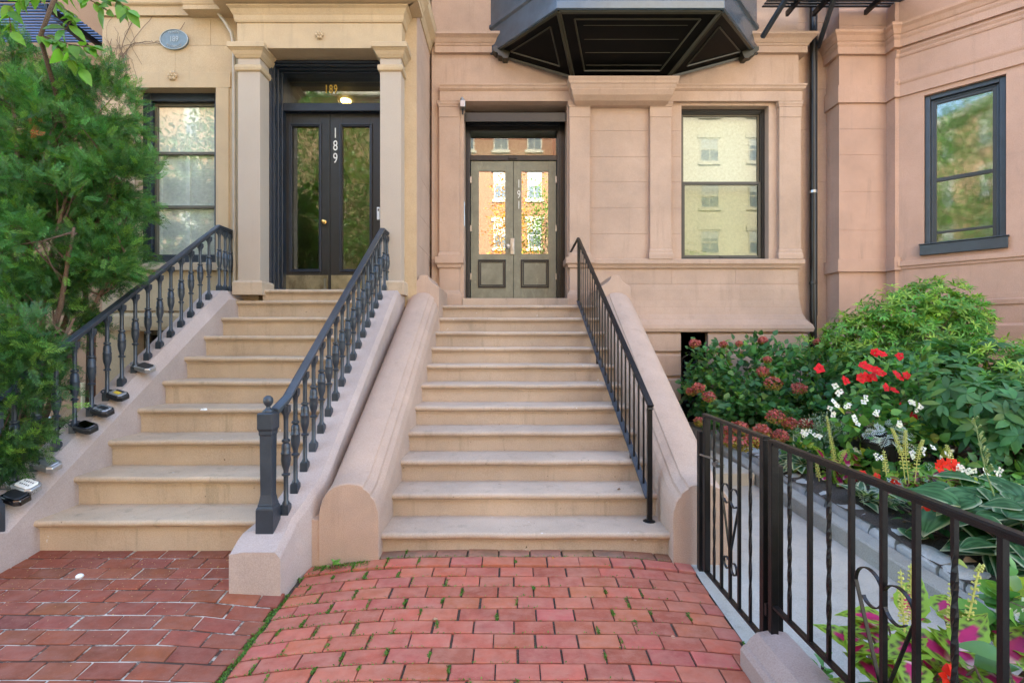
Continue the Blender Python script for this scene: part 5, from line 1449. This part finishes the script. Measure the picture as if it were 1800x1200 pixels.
# drainpipe, conduit, wires
dp = thing('drainpipe', 'tall black drainpipe in the recess right of the pink house', 'pipe', (X(1429, 7.2), 7.2, .4))
dx = X(1429.5, 7.2)
MB().tube([(dx, 7.2, .35), (dx, 7.2, Z(14, 7.2)), (dx - .02, 7.2, Z(2, 7.2)), (dx - .02, 7.2, 7.5)], .047, 12).build('pipe', 'black', dp, smooth=40)
for y in (340, 64, 500): MB().lathe([(.053, 0), (.055, .01), (.055, .03), (.053, .04)], dx, 7.2, Z(y, 7.2), 12).build('strap', 'steel' if y == 340 else 'black', dp)
MB().tube([(dx + .062, 7.22, 1.9), (dx + .062, 7.22, 6.2)], .012, 6).build('side_cable', 'blueiron', dp)
cy = 6.12
tag(MB().tube([(X(366, cy), cy, Z(-20, cy)), (X(371, cy), cy, Z(8, cy)), (X(395, cy), cy, Z(38, cy)), (X(407, cy), cy, Z(58, cy)), (X(411.5, cy), cy, Z(85, cy)), (X(412, cy), cy, Z(320, cy)), (X(412.5, cy), cy, Z(470, cy)), (X(412.5, cy), cy, 1.2)], .02, 10).build('conduit', 'zinc', None, smooth=40, org=(X(412, cy), cy, 2)), 'slim beige conduit bending down beside the left portico column', 'pipe')
tag(MB().tube([(tx0 + .0, Q + .2, 6.2), (tx0 - .02, Q + .2, 5.5), (tx0 - .03, Q + .25, 3)], .06, 12).build('drainpipe', 'brownwall', None, smooth=40, org=(tx0, Q + .2, 3)), 'brown painted drainpipe at the left corner of the tan house', 'pipe')
pr = thing('pipe', 'rusty brown standpipe behind the left railing', 'pipe', (X(163, 5.9), 5.9, .3)); MB().tube([(X(163, 5.9), 5.9, .3), (X(163, 5.9), 5.9, 1.75)], .028, 10).build('shaft', 'rust', pr, smooth=40); MB().lathe([(.034, 0), (.034, .05)], X(163, 5.9), 5.9, 1.3, 10).build('collar', 'rust', pr)
tag(MB().lathe([(.048, .3), (.05, 1.06), (.052, 1.065), (.052, 1.075), (.04, 1.075), (.04, .9)], X(152, 5.6), 5.6, 0, 14).build('pipe', 'pvc', None, smooth=40, org=(X(152, 5.6), 5.6, .3)), 'short cream plastic vent pipe behind the left railing', 'pipe')
# plastic window-well cover and the mirror ball
cv = thing('window_well_cover', 'clear domed plastic cover on the brick ledge behind the left railing', 'cover', (-4.55, 5.45, .56))
MB().lathe([(.43, 0), (.42, .16), (.40, .22), (.33, .25), (.001, .265)], -4.55, 5.45, .56, 28).build('dome', 'clear', cv, smooth=40)
MB().lathe([(.44, 0), (.45, .012), (.44, .024)], -4.55, 5.45, .56, 28).build('rim', 'plastic', cv)
tag(MB().ball((X(94, 4.95), 4.95, .675), .115, 24, 14).build('gazing_ball', 'chrome', None, smooth=True, org=(X(94, 4.95), 4.95, .56)), 'dark mirror ball on the brick ledge in front of the plastic cover', 'ornament')
# key lockboxes on the left railing
def lockbox(y, label, body, face, extra=None):
    x = -3.40; z = topz(y)
    t = thing('key_lockbox', label, 'lockbox', (x, y, z + .05), 'key lockboxes hanging on the left railing')
    T_ = Matrix.Translation((x, y - .012, z + .062)) @ Matrix.Rotation(-.12, 4, 'Z') @ Matrix.Rotation(.26, 4, 'Y') @ Matrix.Rotation(.34, 4, 'X') @ Matrix.Scale(1.22, 4)
    secs = []
    for h, k in ((-.022, .86), (-.016, 1), (.010, 1), (.018, .93)):
        secs.append([(.095 + a * .062 * k + (.008 if a > 0 else 0) * 0, b * .044 * k, h) for a, b in ((-1, -.8), (-.8, -1), (.6, -1), (1, -.62), (1, .62), (.6, 1), (-.8, 1), (-1, .8))])
    b_ = MB().loft(secs).xf(T_).build('body', body, t, bevel=.007)
    MB().tube([(.045, -.028, 0), (.01, -.03, 0), (-.02, -.018, .0), (-.03, 0, 0), (-.02, .018, 0), (.01, .03, 0), (.045, .028, 0)], .0048, 8).xf(T_).build('shackle', 'plastic' if body == 'plastic' else 'steel', t, smooth=True)
    f_ = MB().loft([[(.095 + a * .048 * k, c * .034 * k, h) for a, c in ((-1, -.7), (-.8, -1), (.75, -1), (1, -.6), (1, .6), (.75, 1), (-.8, 1), (-1, .7))] for h, k in ((.015, 1), (.0215, .97), (.0235, .9))]).xf(T_).build('face_plate', face, t)
    if extra == 'window':
        MB().box(.07, .125, -.012, .016, .022, .0255).xf(T_).build('dial_window', 'plastic', t)
    elif extra == 'label':
        MB().box(.075, .118, -.018, .008, .022, .0255).xf(T_).build('sticker', 'yellow', t); MB().box(.065, .12, .012, .026, .022, .0255).xf(T_).build('dial_window', 'plastic', t)
    elif extra == 'buttons':
        mb = MB()
        for i in range(5):
            for j_ in (-.012, .012): mb.box(.067 + i * .013, .072 + i * .013, j_ - .003, j_ + .003, .022, .0258)
        mb.xf(T_).build('buttons', 'plastic', t)
BY = [3.46 + .1585 * k for k in range(-1, 15)]
lockbox(BY[8], 'black key lockbox with grey edging, topmost on the left railing', 'silver', 'plastic', None)
lockbox(BY[6], 'black key lockbox with a silver face and a yellow sticker', 'plastic', 'silver', 'label')
lockbox(BY[5], 'black key lockbox with a silver face and dark dial window', 'plastic', 'silver', 'window')
lockbox(BY[4], 'key lockbox with a glossy dark chrome cover', 'plastic', 'chrome', None)
lockbox(BY[2], 'plain silver key lockbox beside the yew foliage', 'silver', 'silver', None)
lockbox(BY[1], 'pale silver key lockbox with rows of black push buttons', 'silver', 'white', 'buttons')
lockbox(3.385, 'dark key lockbox with a chrome rim, lowest on the left railing', 'chrome', 'plastic', None)
# security light and intercoms
sl = thing('security_light', 'small grey lamp fixed to the top left corner of the olive doorway', 'lamp', (X(813, 7.02), 7.02, Z(185, 7.02)))
mb = MB().box(X(809, 7.0), X(818, 7.0), 6.96, 7.08, Z(190, 7.0), Z(178, 7.0)); mb.build('housing', 'steel', sl, bevel=.006); MB().ball((X(812.5, 7.0), 7.0, Z(175, 7.0)), .028, 10, 7).build('globe', 'steel', sl, smooth=True); MB().tube([(X(813.5, 7.04), 7.04, Z(190, 7.0)), (X(813.5, 7.04), 7.04, Z(199, 7.0))], .012, 6).build('bracket', 'plastic', sl)
ic = thing('intercom', 'grey intercom box inside the left reveal of the olive doorway', 'intercom', (X(814, 7.25), 7.25, Z(380, 7.25)))
MB().box(X(813, 7.25) - .06, X(818, 7.25) - .005, 7.19, 7.30, Z(398, 7.2), Z(354, 7.2)).build('box', 'steel', ic, bevel=.006); MB().box(X(818, 7.25) - .006, X(818, 7.25) - .002, 7.21, 7.28, Z(375, 7.2), Z(360, 7.2)).build('speaker_grille', 'plastic', ic)
ic = thing('intercom', 'white door entry plate on the right jamb of the black double door', 'intercom', (-1.66, 6.3, 3.2))
MB().box(-1.655, -1.62, 6.2, 6.225, Z(386, 6.2), Z(364, 6.2)).build('box', 'white', ic, bevel=.003); MB().box(-1.645, -1.63, 6.196, 6.2, Z(371, 6.2), Z(367, 6.2)).build('button', 'plastic', ic)
# fire escapes
def escape(label, x0, x1, y0, y1, z, xs, braces, tw):
    t = thing('fire_escape', label, 'fire escape', ((x0 + x1) / 2, y1, z))
    y = y0
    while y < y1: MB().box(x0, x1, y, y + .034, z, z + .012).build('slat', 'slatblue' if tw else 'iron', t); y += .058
    for x in xs: MB().box(x - .018, x + .018, y0 - .02, y1 + .1, z - .07, z - .002).build('joist', 'iron', t)
    for k in (0, 1): MB().box(x0, x1, y0 - .03, y0 - .005, z + .02 + k * .9, z + .06 + k * .9).build('rail', 'iron', t)
    for a, b in braces: MB().bar(a, b, .05, .05 if not tw else .028).build('brace', 'blueiron', t)
    return t
escape('black slatted fire escape platform above the drainpipe', X(1342, 6.9), X(1582, 6.9), 6.1, 6.93, 6.105, (X(1392, 6.9), X(1440, 6.9), X(1530, 6.9)),
       [((X(1340, 6.75), 6.75, Z(66, 6.75)), (X(1384, 6.3), 6.3, Z(-5, 6.3))), ((X(1438, 7.25), 7.25, Z(84, 7.25)), (X(1468, 6.6), 6.6, Z(-8, 6.6)))], False)
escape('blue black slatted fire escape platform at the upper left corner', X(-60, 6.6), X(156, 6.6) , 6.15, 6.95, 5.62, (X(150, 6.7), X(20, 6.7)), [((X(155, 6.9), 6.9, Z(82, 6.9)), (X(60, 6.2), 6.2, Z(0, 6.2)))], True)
# little scraps
tag(MB().ball((X(140, 3.12), 3.12, .085), .022, 10, 6, .7).build('feather_tuft', 'white', None, smooth=True, org=(X(140, 3.12), 3.12, .06)), 'white fluffy feather tuft on the left brick pavement', 'feather')
tag(MB().loft([[(-2.63, 4.27, .95), (-2.585, 4.26, .95), (-2.58, 4.29, .95), (-2.62, 4.3, .95)], [(-2.625, 4.275, .962), (-2.59, 4.265, .968), (-2.583, 4.285, .966), (-2.615, 4.295, .96)]]).build('paper_scrap', 'white', None, org=(-2.6, 4.28, .95)), 'small white scrap lying on the tan steps', 'litter')

# ------------------------------------------------------------------ the other side of the street
M['paneglass'] = plain('street_window_pane', (.10, .12, .14), .15)
M['paneblind'] = plain('street_window_blind', (.26, .27, .27), .6)
def opposite(name, label, x0, x1, y, h, col, ncol, wcol, fw=.9, fh=1.7, fl=3.1, trim=(.7, .66, .58), first=1.2):
    m, nt, b = new_mat(name + '_masonry')
    br = N(nt, 'ShaderNodeTexBrick'); nt.links.new(pos(nt, (1, 1, 1)), br.inputs['Vector'])
    mp = [n for n in nt.nodes if n.type == 'MAPPING'][0]; mp.inputs['Rotation'].default_value = (PI / 2, 0, 0)
    br.inputs['Scale'].default_value = 4; br.inputs['Color1'].default_value = (*col, 1); br.inputs['Color2'].default_value = (*(c * .8 for c in col), 1); br.inputs['Mortar'].default_value = (*(min(1, c * 1.2 + .06) for c in col), 1)
    br.inputs['Mortar Size'].default_value = .012; nt.links.new(br.outputs[0], b.inputs['Base Color']); b.inputs['Roughness'].default_value = .9
    t = thing(name, label, 'building', ((x0 + x1) / 2, y, 0))
    MB().box(x0, x1, y - 8, y, -.3, h).build('wall', m, t)
    tm = plain(name + '_trim', trim, .7)
    w = (x1 - x0) / ncol; fr_ = MB(); gl = MB(); bl = MB(); z = first
    while z + fh < h - .5:
        for i in range(ncol):
            c = x0 + w * (i + .5)
            rect_frame(fr_, c - fw / 2, c + fw / 2, z, z + fh, .07, y - .05, y + .03); fr_.box(c - fw / 2, c + fw / 2, y - .04, y + .02, z + fh / 2 - .03, z + fh / 2 + .03); fr_.box(c - .02, c + .02, y - .04, y + .01, z, z + fh)
            fr_.box(c - fw / 2 - .12, c + fw / 2 + .12, y, y + .08, z - .16, z - .01); fr_.box(c - fw / 2 - .15, c + fw / 2 + .15, y, y + .06, z + fh + .01, z + fh + .28)
            gl.box(c - fw / 2 + .01, c + fw / 2 - .01, y, y + .004, z + .01, z + fh - .01); bl.box(c - fw / 2, c + fw / 2, y + .004, y + .007, z + fh * (.4 + .3 * R.random()), z + fh)
        z += fl
    fr_.build('window_frames', tm, t)['kind'] = 'stuff'; gl.build('window_panes', 'paneglass', t)['kind'] = 'stuff'; bl.build('window_blinds', 'paneblind', t)['kind'] = 'stuff'
    MB().box(x0 - .1, x1 + .1, y - .3, y + .4, h, h + .5).build('cornice', tm, t)
    return t
opposite('brick_apartment_house', 'red brick apartment house across the street with white windows', -6, 4.6, -17, 19, (.25, .105, .06), 5, (0, 0, 0), trim=(.42, .39, .34))
opposite('tower_block', 'tall beige brick tower block across the street', 4.8, 20, -17.2, 26, (.40, .36, .29), 5, (0, 0, 0), 1.2, 1.5, 2.9, (.36, .33, .27))
opposite('brick_apartment_house', 'tan brick apartment house across the street to the left', -26, -6.2, -17, 16, (.20, .125, .07), 7, (0, 0, 0), trim=(.26, .24, .2))
def street_tree(label, x, y, h, r, n, col, group='street trees across the road'):
    t = thing('street_tree', label, 'tree', (x, y, -.13), group)
    MB().tube([(x, y, -.13), (x + .1, y, h * .25), (x, y + .1, h * .55), (x, y, h * .8)], [.2, .16, .12, .05], 9).build('trunk', 'bark', t, smooth=True)
    cc, dd, wh = clumps([(x, y, h * .62, r, r, h * .3), (x - r * .5, y + .3, h * .5, r * .6, r * .6, h * .2), (x + r * .5, y - .2, h * .55, r * .6, r * .6, h * .22), (x, y, h * .83, r * .6, r * .6, h * .18)], n, .5)
    ci = np.repeat(np.arange(n), 36); k = len(ci)
    stems('limbs', (x, y, h * .35), cc[RN.choice(n, 16)], .05, 'bark', t, .4)
    scatter('crown', leaf_t(1, .36, .2, .2, 2), frames(rnd(k) + np.array([0, 0, -.2]), rnd(k, .5) + np.array([0, 0, 1]), RN.uniform(.08, .16, k)), cc[ci] + rnd(k, .33), cols(k, col, .35, .12) * RN.uniform(.6, 1.3, n)[ci][:, None], 'leaf', t)
street_tree('broad green street tree across the road, left of the stoops', -9.8, -9.4, 13.5, 4.8, 900, (.05, .12, .022))
street_tree('green street tree across the road, opposite the olive door', 1.9, -13.0, 10.5, 1.6, 170, (.10, .19, .03))
street_tree('golden leaved street tree across the road', -.1, -12.6, 11, 1.0, 90, (.5, .26, .03))
street_tree('tall green street tree across the road behind the nearest one', -6.4, -12.6, 13, 3.4, 420, (.05, .12, .022))
street_tree('far green street tree across the road at the left', -17, -10.4, 12, 4.2, 400, (.045, .11, .02))
street_tree('small green street tree across the road in front of the beige tower', 9.6, -13.2, 7.2, 1.6, 90, (.09, .17, .03))

# ------------------------------------------------------------------ camera, light, sky
cam = D.cameras.new('camera'); co = D.objects.new('camera', cam); COL.objects.link(co)
co.location = (0, 0, CZ); co.rotation_euler = (PI / 2, 0, 0)
cam.sensor_width = 36; cam.lens = 36 * F / 1800; cam.clip_end = 600; cam.clip_start = .05
SC.camera = co
w = D.worlds.new('World'); SC.world = w; w.use_nodes = True
nt = w.node_tree; bg = nt.nodes['Background']
sky = nt.nodes.new('ShaderNodeTexSky'); sky.sky_type = 'NISHITA'; sky.sun_disc = False
EL, AZ = math.radians(46), math.radians(18)      # sun behind the houses, a little to the right
sky.sun_elevation = EL; sky.sun_rotation = AZ
sky.dust_density = 1.0; sky.ozone_density = 1.0; sky.air_density = 1.0
nt.links.new(sky.outputs[0], bg.inputs[0]); bg.inputs[1].default_value = .15
sun = D.lights.new('sun', 'SUN'); so = D.objects.new('sun', sun); COL.objects.link(so)
sun.energy = 4.6; sun.angle = math.radians(.5); sun.color = (1, .88, .68)
dv = Vector((math.sin(AZ) * math.cos(EL), math.cos(AZ) * math.cos(EL), math.sin(EL)))
so.rotation_euler = dv.to_track_quat('Z', 'Y').to_euler(); so.location = dv * 40
vs = SC.view_settings
vs.view_transform = 'Standard'; vs.look = 'None'; vs.gamma = 1; vs.exposure = 3.1
SC.display_settings.display_device = 'sRGB'
cy = SC.cycles
cy.max_bounces = 8; cy.diffuse_bounces = 4; cy.glossy_bounces = 4; cy.transparent_max_bounces = 12; cy.caustics_reflective = False; cy.caustics_refractive = False
cy.use_denoising = True
cy.sample_clamp_indirect = 6
